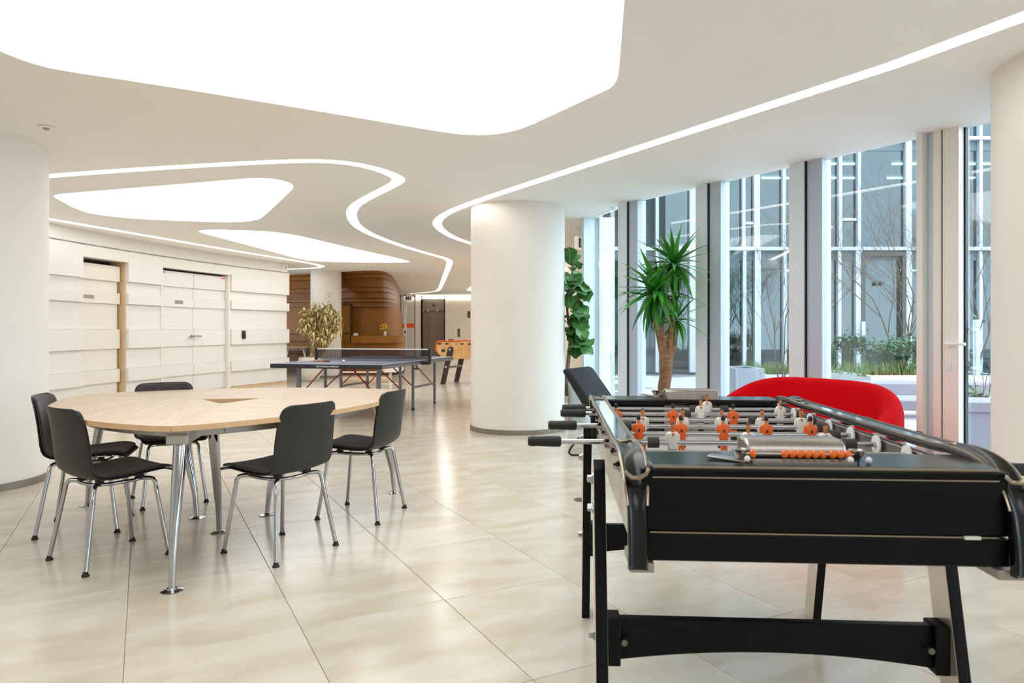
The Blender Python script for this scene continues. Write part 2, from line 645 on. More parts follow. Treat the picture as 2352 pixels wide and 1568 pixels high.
def ribbon_poly(pts, w):
    L, Rr = [], []
    n = len(pts)
    for i in range(n):
        a, b = Vector(pts[max(i - 1, 0)]), Vector(pts[min(i + 1, n - 1)])
        t = (b - a).normalized()
        nn = Vector((-t.y, t.x))
        L.append(tuple(Vector(pts[i]) + nn * w / 2))
        Rr.append(tuple(Vector(pts[i]) - nn * w / 2))
    return L + Rr[::-1]

# ------------------------------------------------------------------ floor
FD = Vector((0.845, 0.535, 0))            # facade: outward normal
FT = Vector((-0.535, 0.845, 0))           # facade: direction away from the camera
F0 = Vector((3.245, 5.108, 0))            # facade: where the glazed door's stile stands


def fac(t, d=0.0, z=0.0):
    p = F0 + FT * t + FD * d
    return Vector((p.x, p.y, z))


def structure(name, mb, mats, label, cat, **kw):
    o = part(name, mb, mats, **kw)
    return tag(o, label, cat, kind='structure')


ROOM = [(-7.6, -4.2), tuple(fac(-11.0, .06)[:2]), tuple(fac(0, .06)[:2]), tuple(fac(3.62, .06)[:2]), (1.30, 8.55), (1.14, 9.1), (1.14, 30.6), (-9.5, 30.6), (-9.5, 16.0), (-7.6, 15.6)]
floor = structure('floor', MB().prism(ROOM, -0.12, -0.006), 'grout', 'polished cream limestone floor laid in a diagonal grid', 'floor', smooth=False)
TA, TB = Vector((-0.4628, 0.8865)), Vector((0.8865, 0.4628))
TO = Vector((-0.852, 2.842))
WB, WA, GAP = 0.623, 0.806, 0.0024


def inside(p, poly):
    c = False
    n = len(poly)
    for i in range(n):
        a, b = poly[i], poly[(i + 1) % n]
        if (a[1] > p[1]) != (b[1] > p[1]) and p[0] < (b[0] - a[0]) * (p[1] - a[1]) / (b[1] - a[1]) + a[0]:
            c = not c
    return c


tiles = []
for i in range(-60, 60):
    for j in range(-60, 60):
        q = [TO + TB * (WB * (i + u)) + TA * (WA * (j + v)) for u, v in ((0, 0), (1, 0), (1, 1), (0, 1))]
        c = (q[0] + q[2]) / 2
        if not all(inside(p, ROOM) for p in q + [c]) or c.y < -2.5:
            continue
        yy = max(c.y, 1.2)
        tiles.append((c, i, j, WA * WB * FPX * FPX * EYE / yy ** 3 * (1.0 if c.y > 1.9 and abs(c.x) < .76 * c.y + .35 else 1e-6)))
tiles.sort(key=lambda t: -t[3])
tm = MB()
hx, hy, ch = WB / 2 - GAP / 2, WA / 2 - GAP / 2, 0.0012
tm.v = [(sx * hx, sy * hy, -0.006) for sx, sy in ((-1, -1), (1, -1), (1, 1), (-1, 1))] + [(sx * hx, sy * hy, -ch) for sx, sy in ((-1, -1), (1, -1), (1, 1), (-1, 1))] + \
       [(sx * (hx - ch), sy * (hy - ch), 0) for sx, sy in ((-1, -1), (1, -1), (1, 1), (-1, 1))]
for k in range(4):
    n = (k + 1) % 4
    tm.f += [(k, n, 4 + n, 4 + k), (4 + k, 4 + n, 8 + n, 8 + k)]
tm.f.append((8, 9, 10, 11))
tm.m = [0] * len(tm.f)
tile_me = tm.mesh('tile', ['limestone'], smooth=False)
TANG = math.atan2(TB.y, TB.x)
rest = MB()
for n, (c, i, j, a) in enumerate(tiles):
    if n < 300:
        o = put('tile', tile_me, floor, (c.x, c.y, 0), rot=(0, 0, TANG))
    else:
        E = Matrix.Rotation(TANG, 3, 'Z')
        rest.add([E @ Vector(v) + Vector((c.x, c.y, 0)) for v in tm.v], tm.f)
part('tile_field', rest, 'limestone', floor, kind='stuff', smooth=False)

# ------------------------------------------------------------------ ceiling with its light fields and light slots
def cp(pts):
    return [gp(x, y, CEIL) for x, y in pts]


field1 = cp([(0, 118), (60, 142), (130, 161), (330, 190), (700, 250), (1000, 301), (1060, 309), (1110, 311), (1160, 306), (1210, 292), (1300, 250), (1380, 213), (1407, 200), (1419, 180), (1423, 150), (1434, 0)])
field1 += [(0.36, 1.9), (0.0, 1.0), (-1.0, 0.9), (-2.0, 1.9), (-2.55, 2.75), (-2.72, 3.2), (-2.74, 3.5)]
field2 = cp([(122, 449), (140, 445), (200, 440), (400, 424), (560, 410), (600, 408), (640, 412), (668, 420), (676, 430), (662, 444), (605, 498), (590, 506), (540, 511), (450, 509), (300, 502), (220, 493), (180, 483), (124, 453)])
field3 = cp([(455, 530), (480, 527), (600, 530), (650, 535), (700, 544), (800, 568), (942, 599), (938, 603), (850, 603), (740, 601), (690, 596), (600, 571), (520, 550), (458, 534)])
field4 = cp([(1066, 671), (1090, 650), (1112, 632), (1255, 632), (1272, 650), (1262, 672)])  # only a sliver shows; the unseen part is widened to light the lobby
fill_field = cp([(1110, 600), (1135, 584), (1268, 584), (1282, 600), (1276, 620), (1108, 620)])  # unseen field added behind the column to brighten the lobby
field5 = [(-0.6, -3.2), (2.6, -3.2), (3.0, -1.6), (1.8, -0.4), (0.2, -0.9)]
field6 = [(-5.6, -2.6), (-3.6, -3.2), (-3.4, -0.6), (-4.6, 2.2), (-5.6, 2.0)]
FIELDS = [smooth_closed(f, 1) for f in (field1, field2, field3, field4)] + [smooth_closed(f, 2) for f in (field5, field6, fill_field)]
s1 = cp([(-340, 440), (-100, 420), (115, 404), (300, 390), (500, 378), (640, 371), (730, 369), (800, 374), (860, 386), (902, 401), (919, 412), (905, 424), (870, 441), (830, 462), (812, 475), (806, 492), (812, 510), (830, 527), (870, 546), (930, 567), (985, 583), (1022, 593), (1034, 599), (1031, 612), (1011, 662), (1004, 669.5), (942, 674)])
s2 = [(4.6, -2.6)] + cp([(2352, 52), (1700, 264), (1200, 427), (1085, 465), (1030, 487), (1006, 504), (1003, 516), (1015, 530), (1040, 545), (1078, 558), (1105, 565), (1125, 570)])
s3 = cp([(-60, 475), (115, 503), (300, 535), (480, 566), (600, 586), (700, 602), (734, 609), (741, 612), (728, 615), (700, 616.5), (655, 618), (640, 618.7)])
SLOTS = [ribbon_poly(smooth_open(s, 2), w) for s, w in ((s1, 0.13), (s2, 0.125), (s3, 0.13))]

cu = bpy.data.curves.new('ceiling', 'CURVE')
cu.dimensions = '2D'
cu.fill_mode = 'BOTH'
cu.extrude = 0.03
for poly in [ROOM] + FIELDS + SLOTS:
    sp = cu.splines.new('POLY')
    sp.points.add(len(poly) - 1)
    for k, p in enumerate(poly):
        sp.points[k].co = (p[0], p[1], 0, 1)
    sp.use_cyclic_u = True
co = bpy.data.objects.new('ceiling_outline', cu)
COL.objects.link(co)
dg = bpy.context.evaluated_depsgraph_get()
cme = bpy.data.meshes.new_from_object(co.evaluated_get(dg))
bpy.data.objects.remove(co)
cme.name = 'ceiling'
cme.materials.clear()
cme.materials.append(MATS['ceiling_plaster'])
ceiling = tag(put('ceiling', cme, None, (0, 0, CEIL + 0.03)), 'smooth white plaster ceiling with curved light fields and slots', 'ceiling', kind='structure')
field_labels = ['large frosted light field over the front of the hall', 'lozenge shaped frosted light field inside the curved slot', 'long pointed frosted light field over the tennis table', 'light field near the lift lobby, its unseen part widened to brighten the lobby',
                'frosted light field behind the viewer', 'frosted light field by the left wall', 'unseen light field added behind the middle column to brighten the lobby']
for k, f in enumerate(FIELDS):
    o = part('light_panel', MB().prism(f, -.008, 0.05), 'panel_light', ceiling, smooth=False, label=field_labels[k])
for k, f in enumerate(SLOTS):
    o = part('light_slot', MB().prism(f, -.010, 0.045), 'slot_light', ceiling, smooth=False, label=['curling light slot along the middle of the ceiling', 'light slot running along the window side', 'light slot following the white wall'][k])
structure('roof', MB().prism(ROOM, CEIL + 0.10, 9.6), 'facade_soffit', 'upper storeys of the building above the hall', 'roof', smooth=False)
x, y = gp(106, 291, CEIL)
sp = thing('ceiling_sprinkler', 'small white sprinkler rosette in the ceiling near the left column', 'sprinkler', (x, y, CEIL))
part('rosette', MB().lathe([(0.0001, -.001), (.052, -.001), (.058, -.006), (.05, -.01), (.0001, -.012)], 20), 'white_gloss', sp)
part('sensor', MB().lathe([(.0001, -.012), (.02, -.012), (.018, -.022), (.0001, -.024)], 14), 'plate_grey', sp)

# ------------------------------------------------------------------ outer walls
def wallbox(mb, a, b, z0, z1, th):
    a, b = Vector((a[0], a[1], 0)), Vector((b[0], b[1], 0))
    t = (b - a).normalized()
    n = Vector((-t.y, t.x, 0)) * th
    return mb.prism([a[:2], b[:2], (b + n)[:2], (a + n)[:2]], z0, z1)


structure('wall_front', wallbox(MB(), (9.6, -4.2), (-7.6, -4.2), 0, CEIL + .1, .2), 'wall_white', 'plain white wall at the near end of the hall', 'wall')
LY = (9.75, 12.14)


def wx(Y):
    if Y < 8.3:
        return wx(8.3) - 0.012 * (8.3 - Y)
    return -6.39 + .138 * (Y - 9.75) + .0254 * (Y - 9.75) * (Y - 12.14)


def wpt(Y, d):
    e = 0.02
    t = Vector((wx(Y + e) - wx(Y - e), 2 * e, 0)).normalized()
    n = Vector((t.y, -t.x, 0))
    return Vector((wx(Y), Y, 0)) + n * d


def wall_y(px):
    s = (px - HX) / FPX
    lo, hi = 6.0, 17.0
    for _ in range(50):
        m = (lo + hi) / 2
        if wx(m) / m < s:
            lo = m
        else:
            hi = m
    return (lo + hi) / 2


def rib(mb, y0, y1, z0, z1, d0, d1, mi=0, n=None):
    n = n or max(1, int((y1 - y0) / 0.7))
    rows = []
    for k in range(n + 1):
        Y = y0 + (y1 - y0) * k / n
        a, b = wpt(Y, d0), wpt(Y, d1)
        rows.append([(a.x, a.y, z0), (b.x, b.y, z0), (b.x, b.y, z1), (a.x, a.y, z1)])
    vs = [p for r in rows for p in r]
    fs = []
    for k in range(n):
        for q in range(4):
            fs.append((k * 4 + q, k * 4 + (q + 1) % 4, k * 4 + 4 + (q + 1) % 4, k * 4 + 4 + q))
    fs += [(0, 1, 2, 3), (n * 4 + 3, n * 4 + 2, n * 4 + 1, n * 4)]
    return mb.add(vs, fs, mi)


BANDS = [(1.958, 2.44, 1), (1.773, 1.958, 0), (1.60, 1.773, 1), (1.20, 1.60, 0), (.894, 1.20, 1), (.573, .894, 0), (.365, .573, 1), (.06, .365, 0)]
YD0, YD1 = wall_y(182), wall_y(287)
YE0, YE1 = wall_y(366), wall_y(526)
YEND = 15.7
wl = MB()
for a, b in ((-4.2, YD0), (YD1, YE0), (YE1, YEND)):
    rib(wl, a, b, 0, CEIL, -.25, 0)
for a, b in ((YD0, YD1), (YE0, YE1)):
    rib(wl, a, b, 2.27, CEIL, -.25, 0)
    rib(wl, a - .05, b + .05, 0, 2.4, -.4, -.25)
wall_left = structure('wall_left', wl, 'wall_white', 'long white wall clad in stepped horizontal panels', 'wall', angle=25)
e1, e2 = wpt(YEND, 0), wpt(YEND, -.25)
for a, b in ((-4.2, YD0 - .0), (YD1, YE0), (YE1, YEND)):
    segs = [(a, b)] if b - a < 6 else [(a, 2.0), (2.0, 7.9), (7.9, b)]
    for sa, sb in segs:
        for n, (z0, z1, proud) in enumerate(BANDS):
            d1 = 0.065 if proud else 0.018
            if n == 0:
                z1 = 2.27 if False else 2.44
            part('panel', rib(MB(), sa + .004, sb + (.0 if sb < YEND else (.03 if proud else .0)), z0 + .003, z1, 0, d1), 'wall_white', wall_left, angle=25)
part('fascia', rib(MB(), -4.2, YEND, 2.465, CEIL, 0, .055), 'wall_white', wall_left, angle=25)
for a, b in ((YD0, YD1), (YE0, YE1)):
    part('panel', rib(MB(), a, b, 2.27, 2.44, 0, .065), 'wall_white', wall_left, angle=25)
for a, b in ((YD1, YE0), (YE1, YEND)):
    part('plinth', rib(MB(), a, b, 0, .055, 0, .012), 'oak_jamb', wall_left, angle=25)  # wood colour stands in for the warm glow along the wall base
structure('wall_left_return', MB().prism([e2[:2], wpt(YEND - .001, 0.0)[:2], (e1.x - .1, e1.y + .25), (-7.6, 15.95), (-7.6, 15.6)], 0, CEIL), 'wall_white', 'end of the white wall turning back towards the alcove', 'wall', smooth=False)

# door 1: single leaf set back, oak reveal on its right
d1o = structure('door_1', rib(MB(), YD0 + .01, YD1 - .05, .005, 2.20, -.14, -.10), 'door_cream', 'single cream door set back in the white wall with an oak reveal', 'door', angle=25)
for z0, z1, proud in BANDS:
    z1 = min(z1, 2.20)
    part('panel', rib(MB(), YD0 + .012, YD1 - (.05 if proud else .08), max(z0, .01), z1 - .003, -.10, -.05 if proud else -.08), 'door_cream', d1o, angle=25)
part('jamb', rib(MB(), YD1 - .022, YD1 - .002, 0, 2.268, -.24, .005), 'oak_jamb', d1o)
part('dark_gap', rib(MB(), YD0, YD1 - .03, 0, 2.268, -.249, -.245), 'dark_gap', d1o)  # dark sheet behind the leaf, painting the shade in the door gap
yp = wall_y(196)
part('name_plate', rib(MB(), yp - .02, yp + .24, 1.665, 1.72, -.05, -.042, n=1), 'plate_grey', d1o, label='small grey name plate on the door')
# door 2: double leaf
YM = wall_y(449)
d2o = structure('door_2', rib(MB(), YE0 + .06, YE1 - .06, .005, 2.235, -.14, -.10), 'door_cream', 'double white door flush with the panel bands', 'door', angle=25)
for la, lb in ((YE0 + .06, YM - .006), (YM + .006, YE1 - .06)):
    lf = part('leaf', rib(MB(), la, lb, .006, 2.232, -.10, -.075), 'door_cream', d2o, angle=25)
    for z0, z1, proud in BANDS:
        part('panel', rib(MB(), la, lb, max(z0, .01), min(z1, 2.232) - .003, -.075, -.035 if proud else -.06), 'wall_white', lf, angle=25)
for a, b in ((YE0 + .003, YE0 + .055), (YE1 - .055, YE1 - .003)):
    part('jamb', rib(MB(), a, b, 0, 2.268, -.2, .03), 'door_cream', d2o)
part('dark_gap', rib(MB(), YE0, YE1, 2.24, 2.268, -.2, -.15), 'dark_gap', d2o)  # dark strip painting the shade in the gap over the leaves
yp = wall_y(413)
part('name_plate', rib(MB(), yp - .09, yp + .12, 1.655, 1.72, -.035, -.028, n=1), 'plate_grey', d2o, label='small grey sign plate on the left leaf')
p = wpt(YM - .07, -.03)
hd = part('door_handle', MB().tube([wpt(YM - .07, -.035) + Vector((0, 0, 1.075)), wpt(YM - .07, .03) + Vector((0, 0, 1.075)), wpt(YM + .12, .032) + Vector((0, 0, 1.07))], .012, 8).tube([wpt(YM - .07, -.036) + Vector((0, 0, 1.075)), wpt(YM - .07, -.022) + Vector((0, 0, 1.075))], .03, 12).bar(wpt(YM - .2, .02) + Vector((0, 0, 1.06)), wpt(YM - .07, .025) + Vector((0, 0, 1.07)), .02, .02), 'chrome', d2o)
for yq in (YE0 + .14, YE1 - .14):
    part('red_tab', rib(MB(), yq - .05, yq + .05, 2.185, 2.205, -.035, -.03, n=1), 'strip_orange', d2o)
yp = wall_y(552)
rd = thing('card_reader', 'black card reader on the white wall right of the double door', 'card reader', tuple(wpt(yp, .065)[:2]) + (1.09,))
part('body', MB().box((.02, 0, 0), (.04, .10, .17)), 'black_plastic', rd, bevel=.018)
part('keypad', MB().box((.042, 0, -.03), (.006, .07, .07)), 'black_gloss', rd, bevel=.002)
rd.rotation_euler = (0, 0, -.2)
yp = wall_y(643)
al = thing('alarm_sounder', 'round white alarm sounder high at the end of the white wall', 'alarm', tuple(wpt(yp, .058)[:2]) + (2.56,))
part('body', MB().lathe([(.055, 0), (.055, .02), (.04, .06), (.0001, .065)], 18, axis='x'), 'white_gloss', al)
part('red_lens', MB().box((.05, .03, .0), (.04, .02, .05)), 'bat_red', al, bevel=.004)
al.rotation_euler = (0, 0, -.35)

# ------------------------------------------------------------------ columns
def column(cx, cy, r, label):
    o = part('column', MB().lathe([(r, .05), (r, CEIL + .005)], 72, (cx, cy, 0)), 'column_plaster', None)
    tag(o, label, 'column', kind='structure')
    part('skirting_ring', MB().lathe([(r + .012, 0), (r + .012, .055), (r - .02, .055)], 72, (cx, cy, 0)), 'skirting_metal', o)
    return o


column(.07, 8.545, .567, 'thick white round column in the middle of the hall')
column(-4.26, 5.49, .55, 'white round column at the left edge of the view')
column(3.255, 3.80, .56, 'white round column at the right edge beside the glazed door')
column(-4.68, 17.75, .378, 'slim white column behind the potted dracaena')

# ------------------------------------------------------------------ back of the hall
def outer_ribbon(pts, th):
    back_ = []
    n = len(pts)
    for i in range(n):
        a, b = Vector(pts[max(i - 1, 0)]), Vector(pts[min(i + 1, n - 1)])
        t = (b - a).normalized()
        back_.append(tuple(Vector(pts[i]) + Vector((-t.y, t.x)) * th))
    return list(pts) + back_[::-1]


def path_ribbon(mb, pts, z0, z1, th):
    pts = smooth_open(pts, 2)
    return mb.prism(ribbon_poly(pts, th), z0, z1)


def back(pts):
    return [((px - HX) / FPX * y, y) for px, y in pts]


low = back([(560, 19.6), (700, 19.4), (800, 19.2), (860, 19.2), (893, 19.5), (910, 20.6), (917, 22.5), (922, 28.5)])
high = back([(560, 19.3), (655, 19.0), (780, 18.0), (850, 17.45), (884, 17.75), (899, 18.9), (909, 21.5), (921, 28.0)])
ww = path_ribbon(MB(), low, 0.12, 1.80, .10)
wood_wall = structure('wall_back', ww, 'wall_wood', 'curved oak veneered wall with stepped bands behind the reception desk', 'wall', angle=30)
zs = [1.80, 1.93, 2.02, 2.18, 2.285, 2.50, 2.60, CEIL + .01]
for k in range(7):
    f = (k + 1) / 7.0
    f = f ** 0.9
    pts = [(a[0] * (1 - f) + b[0] * f, a[1] * (1 - f) + b[1] * f) for a, b in zip(smooth_open([low[0], low[1], low[2], low[3], low[4], low[5], low[6], low[7]], 1), smooth_open(high, 1))]
    part('wood_band', MB().prism(outer_ribbon(smooth_open(pts, 1), .45), zs[k] + .006, zs[k + 1] + .03 if k == 6 else zs[k + 1]), 'wall_wood' if k % 2 else 'wall_wood_dark', wood_wall, angle=30)
for z in (1.06, .86, .52):
    part('wood_joint', MB().prism(ribbon_poly(smooth_open(back([(600, 19.42), (700, 19.33), (770, 19.2)]), 1), .012), z, z + .012), 'dark_gap', wood_wall)
dk = structure('door_3', MB().box((0, 0, .92), (.30, .05, 1.62)), 'wall_wood', 'oak veneered flush door in the reception wall', 'door', bevel=.003)
dk.location = ((791 - HX) / FPX * 18.95, 18.98, .12)
part('door_frame', MB().box((.17, 0, .92), (.03, .07, 1.66)).box((-.17, 0, .92), (.03, .07, 1.66)).box((0, 0, 1.745), (.36, .07, .03)), 'dark_gap', dk)
part('door_handle', MB().tube([(.1, -.02, .98), (.1, -.07, .98), (-.03, -.07, .98)], .011, 8).lathe([(.02, -.03), (.02, -.02)], 12, (.1, 0, .88), axis='y'), 'chrome', dk)
# reception desk
dl = back([(776, 18.30), (830, 18.28), (890, 18.3), (911, 18.75), (918, 19.8)])
desk = thing('reception_desk', 'curved oak reception desk with raised counter in the alcove', 'desk', (dl[0][0], dl[0][1], 0))
ofs = [(p[0] - dl[0][0], p[1] - dl[0][1]) for p in dl]
part('desk_body', path_ribbon(MB(), [(p[0], p[1] + .12) for p in ofs], .10, .84, .30), 'wall_wood', desk)
hi_ = [(ofs[0][0] + .40, ofs[0][1] - .02), (ofs[1][0] + .05, ofs[1][1] - .02)] + [(p[0], p[1] - .02) for p in ofs[2:]]
part('counter', path_ribbon(MB(), hi_, .845, 1.035, .34), 'wall_wood', desk)
part('plinth', path_ribbon(MB(), [(p[0], p[1] + .18) for p in ofs], 0, .10, .22), 'dark_gap', desk)
part('light_strip', path_ribbon(MB(), [(p[0], p[1] + .04) for p in ofs], .085, .097, .03), 'warm_led', desk, label='warm light strip under the desk')
vx, vy = (884 - HX) / FPX * 18.3, 18.32
vs = thing('flower_vase', 'small clear vase of yellow flowers on the reception counter', 'vase', (vx, vy, 1.036))
part('vase', MB().lathe([(.03, 0), (.036, .03), (.03, .09), (.026, .11)], 14), 'bearing_white', vs)
fl = MB()
for k in range(14):
    a, rr = R.uniform(0, 2 * PI), R.uniform(.02, .16)
    p = (rr * math.cos(a), rr * math.sin(a) * .5, .2 + R.uniform(-.04, .1))
    fl.ball(p, R.uniform(.018, .03), 7)
part('flowers', fl, 'flower_yellow', vs)
st = MB()
for k in range(6):
    st.tube([(0, 0, .06), (R.uniform(-.1, .1), R.uniform(-.04, .04), .2)], .003, 4)
part('stems', st, 'dracaena_green', vs)
tag(part('leaflet_holder', MB().box((0, 0, .02), (.11, .08, .04)).box((0, .02, .05), (.10, .02, .03)), 'bearing_white', loc=((817 - HX) / FPX * 18.26, 18.27, 1.036)), 'small white leaflet holder on the reception counter', 'holder')

# lift lobby
YL = 30.0
xl0, xl1 = (969 - HX) / FPX * YL, (1020 - HX) / FPX * YL
lw = MB()
lw.box(((xl0 - 9.7) / 2, YL + .1, CEIL / 2), (xl0 + 9.7, .2, CEIL))
lw.box(((xl1 + 1.2) / 2, YL + .1, CEIL / 2), (1.2 - xl1, .2, CEIL))
lw.box(((xl0 + xl1) / 2, YL + .1, 2.62), (xl1 - xl0, .2, .08))
structure('wall_lobby', lw, 'wall_cream', 'cream wall of the lift lobby', 'wall', smooth=False)
lift = structure('door_4', MB().box((0, .50, 1.0), (xl1 - xl0, .04, 2.0)), 'lift_steel', 'steel lift doors in a dark recess of the lobby wall', 'door')
lift.location = ((xl0 + xl1) / 2, YL, 0)
w_ = xl1 - xl0
for a, b in ((-.5, -.28), (-.27, .15), (.16, .5)):
    part('panel', MB().box(((a + b) / 2 * w_, .46, 1.0), ((b - a) * w_ - .015, .03, 2.06)), 'lift_steel', lift, bevel=.004)
part('lintel', MB().box((0, .42, 2.30), (w_, .12, .56)), 'lift_steel', lift)
part('recess', MB().box((-w_ / 2 - .02, .3, 1.3), (.04, .6, 2.6)).box((w_ / 2 + .02, .3, 1.3), (.04, .6, 2.6)), 'lift_steel', lift)
disp = part('floor_display', MB().box((-.01, .35, 2.245), (.12, .02, .11)), 'sign_dark', lift, label='black floor display above the lift doors')


def text(body, size, name, mname, parent, loc, rot, align='CENTER'):
    c = bpy.data.curves.new(name, 'FONT')
    c.body = body
    c.size = size
    c.extrude = .0008
    c.align_x = align
    c.align_y = 'CENTER'
    o = bpy.data.objects.new('tmp', c)
    COL.objects.link(o)
    g = bpy.context.evaluated_depsgraph_get()
    me = bpy.data.meshes.new_from_object(o.evaluated_get(g))
    bpy.data.objects.remove(o)
    me.materials.clear()
    me.materials.append(MATS[mname])
    return put(name, me, parent, loc, rot=rot)


text('3', .10, 'numeral', 'lettering_white', disp, (-.01, .338, 2.245), (PI / 2, 0, 0))
cove = part('light_slot', MB().box((-2.3, YL - .03, 2.52), (4.4, .05, .035)), 'slot_light', ceiling, label='thin light line above the lift lobby wall')
cove.location = (0, 0, -(CEIL + .03))
cpn = thing('lift_call_panel', 'brown lift call panel on the cream lobby wall', 'call panel', ((1054 - HX) / FPX * YL, YL, 1.05))
part('plate', MB().box((0, -.012, 0), (.10, .024, .34)), 'plate_brown', cpn, bevel=.004)
part('button', MB().lathe([(.018, -.028), (.018, -.024)], 12, (0, 0, .03), axis='y'), 'plate_grey', cpn)
part('button', MB().lathe([(.018, -.028), (.018, -.024)], 12, (0, 0, -.04), axis='y'), 'plate_grey', cpn)
pl = thing('wall_plaque', 'small brown plaque at the right end of the lobby wall', 'plaque', ((1077 - HX) / FPX * YL, YL, 1.83))
part('plate', MB().box((0, -.01, 0), (.12, .02, .28)), 'plate_brown', pl, bevel=.004)
# glazed partition with an orange band beside the wood wall
gx0, gx1, gy = (921 - HX) / FPX * 27.0, (953 - HX) / FPX * 27.0, 27.0
gd = structure('door_5', MB().box((0, 0, 1.2), (gx1 - gx0, .012, 2.36)), 'door_glass', 'glass door with an orange safety band beside the wood wall', 'door')
gd.location = ((gx0 + gx1) / 2, gy, 0)
hw = (gx1 - gx0) / 2
part('post', MB().box((-hw * .38, 0, 1.26), (.09, .07, 2.52)), 'white_gloss', gd, bevel=.004)
part('post', MB().box((hw, 0, 1.26), (.05, .07, 2.52)), 'plate_grey', gd, bevel=.004)
part('post', MB().box((-hw, 0, 1.26), (.05, .07, 2.52)), 'plate_grey', gd, bevel=.004)
part('head_rail', MB().box((0, 0, 2.48), (2 * hw, .07, .12)), 'white_gloss', gd, bevel=.004)
part('safety_band', MB().box((0, -.009, 1.34), (2 * hw, .004, .17)), 'strip_orange', gd)
part('door_handle', MB().box((-hw * .34, -.05, 1.10), (.04, .05, .10)), 'black_plastic', gd, bevel=.004)


def exit_sign(x, y, z, rz, label, hang):
    t = thing('exit_sign', label, 'sign', (x, y, z), rz)
    part('lamp_box', MB().box((0, 0, 0), (.32, .05, .17)), 'sign_white', t, bevel=.006)
    s = MB()
    s.box((0, -.027, -.0), (.20, .004, .13))
    f = part('pictogram', s, 'sign_dark', t)
    g = MB()
    g.ball((-.03, -.030, .035), (.013, .002, .013), 10)
    g.bar((-.03, -.030, .02), (-.02, -.030, -.015), .026, .003, up=(0, 1, 0))
    g.bar((-.02, -.030, -.015), (-.05, -.030, -.045), .014, .003, up=(0, 1, 0))
    g.bar((-.02, -.030, -.015), (.005, -.030, -.045), .014, .003, up=(0, 1, 0))
    g.bar((-.03, -.030, .015), (.0, -.030, .0), .01, .003, up=(0, 1, 0))
    g.box((.045, -.030, -.002), (.04, .003, .085))
    part('running_figure', g, 'lettering_white', f)
    part('hanger', MB().tube([(0, 0, .085), (0, 0, hang - .04)], .008, 6).box((0, 0, hang - .02), (.10, .06, .04)), 'white_gloss', t)


exit_sign((938 - HX) / FPX * 26.4, 26.4, 2.36, 0.0, 'white exit sign above the glass door near the lift', CEIL - 2.36)
exit_sign(.965, 10.1, 2.43, 1.15, 'exit sign hanging between the middle column and the window frame', CEIL - 2.43)
structure('wall_right', MB().box((1.24, 19.85, CEIL / 2), (.2, 21.3, CEIL)), 'wall_cream', 'cream wall beyond the end of the windows', 'wall', smooth=False)
structure('wall_alcove', MB().box((-9.6, 23.3, CEIL / 2), (.2, 14.8, CEIL)), 'wall_cream', 'cream side wall of the reception alcove', 'wall', smooth=False)

# ------------------------------------------------------------------ the glazed side of the hall
def tparam(px):
    s = (px - HX) / FPX
    return (F0.x - F0.y * s) / (-FT.x + FT.y * s)


WROT = math.atan2(FT.y, FT.x)
H = CEIL


def post(parent, t, warm=True):
    """inner mullion, dark gasket and the white outer frame behind it; t is where the gasket stands"""
    def bx(t0, t1, d0, d1, m, nm):
        c = fac((t0 + t1) / 2, (d0 + d1) / 2, H / 2)
        part(nm, MB().box(c, (t1 - t0, d1 - d0, H), rz=WROT), m, parent, bevel=.003)
    bx(t + .006, t + .135, -.055, .03, 'frame_daylit', 'mullion')
    bx(t + .135, t + .160, -.050, .02, 'frame_warm_lit', 'warm_edge')  # warm tinted strip painting the lit edge of the mullion
    bx(t - .008, t + .006, -.045, .03, 'gasket', 'gasket')
    bx(t - .15, t - .008, -.03, .10, 'frame_outer_dimmed', 'outer_frame')


def pane_window(n, t0, t1, label, post_at=None):
    """bay between two posts, t0 nearer the camera"""
    c = fac((t0 + t1) / 2, .04, H / 2 + .02)
    o = structure('window_%d' % n, MB().box(c, (t1 - t0 + .02, .014, H - .03), rz=WROT), 'window_glass', label, 'window', smooth=False)
    for z0, z1 in ((0, .07), (H + .005, H + .04)):
        cc = fac((t0 + t1) / 2, .04, (z0 + z1) / 2)
        part('rail', MB().box(cc, (t1 - t0, .08, z1 - z0), rz=WROT), 'frame_daylit', o, bevel=.003)
    if post_at is not None:
        post(o, post_at)
    return o


tA, tB, tC = tparam(1857), tparam(1633), tparam(1448)
tD = tparam(2172)
pane_window(1, tD + .15, tA - .14, 'tall window bay just left of the glazed door, shrubs behind it', tA)
pane_window(2, tA + .16, tB - .14, 'tall window bay showing the square concrete planter above the red sofa', tB)
pane_window(3, tB + .16, tC - .14, 'tall window bay behind the yucca', tC)
# curved last bay
w4 = thing('window_4', 'curved glass bay at the far end of the windows', 'window', kind='structure')
arc = smooth_open([tuple(fac(tC + .15, .04)[:2]), tuple(fac(tC + .45, .04)[:2]), (1.27, 8.5), (1.13, 8.88), (1.06, 9.22)], 3)
part('pane', MB().prism(ribbon_poly(arc, .014), .06, H), 'window_glass', w4, angle=60)
part('rail', MB().prism(ribbon_poly(arc, .07), 0, .07), 'frame_daylit', w4, angle=60)
part('mullion', MB().box((1.0, 9.30, H / 2), (.15, .12, H), rz=.2), 'frame_daylit', w4, bevel=.004)
structure('trim_1', MB().box((1.10, 9.42, H / 2), (.16, .2, H)), 'frame_daylit', 'white end post where the curved bay meets the cream wall', 'trim')
# glazed door
tE = tD - 1.05
dg_ = structure('door_6', MB().box(fac((tD + tE) / 2 - .03, .04, H / 2 + .02), (tD - tE - .22, .014, H - .04), rz=WROT), 'window_glass', 'glazed door with a white lever handle beside the right column', 'door', smooth=False)


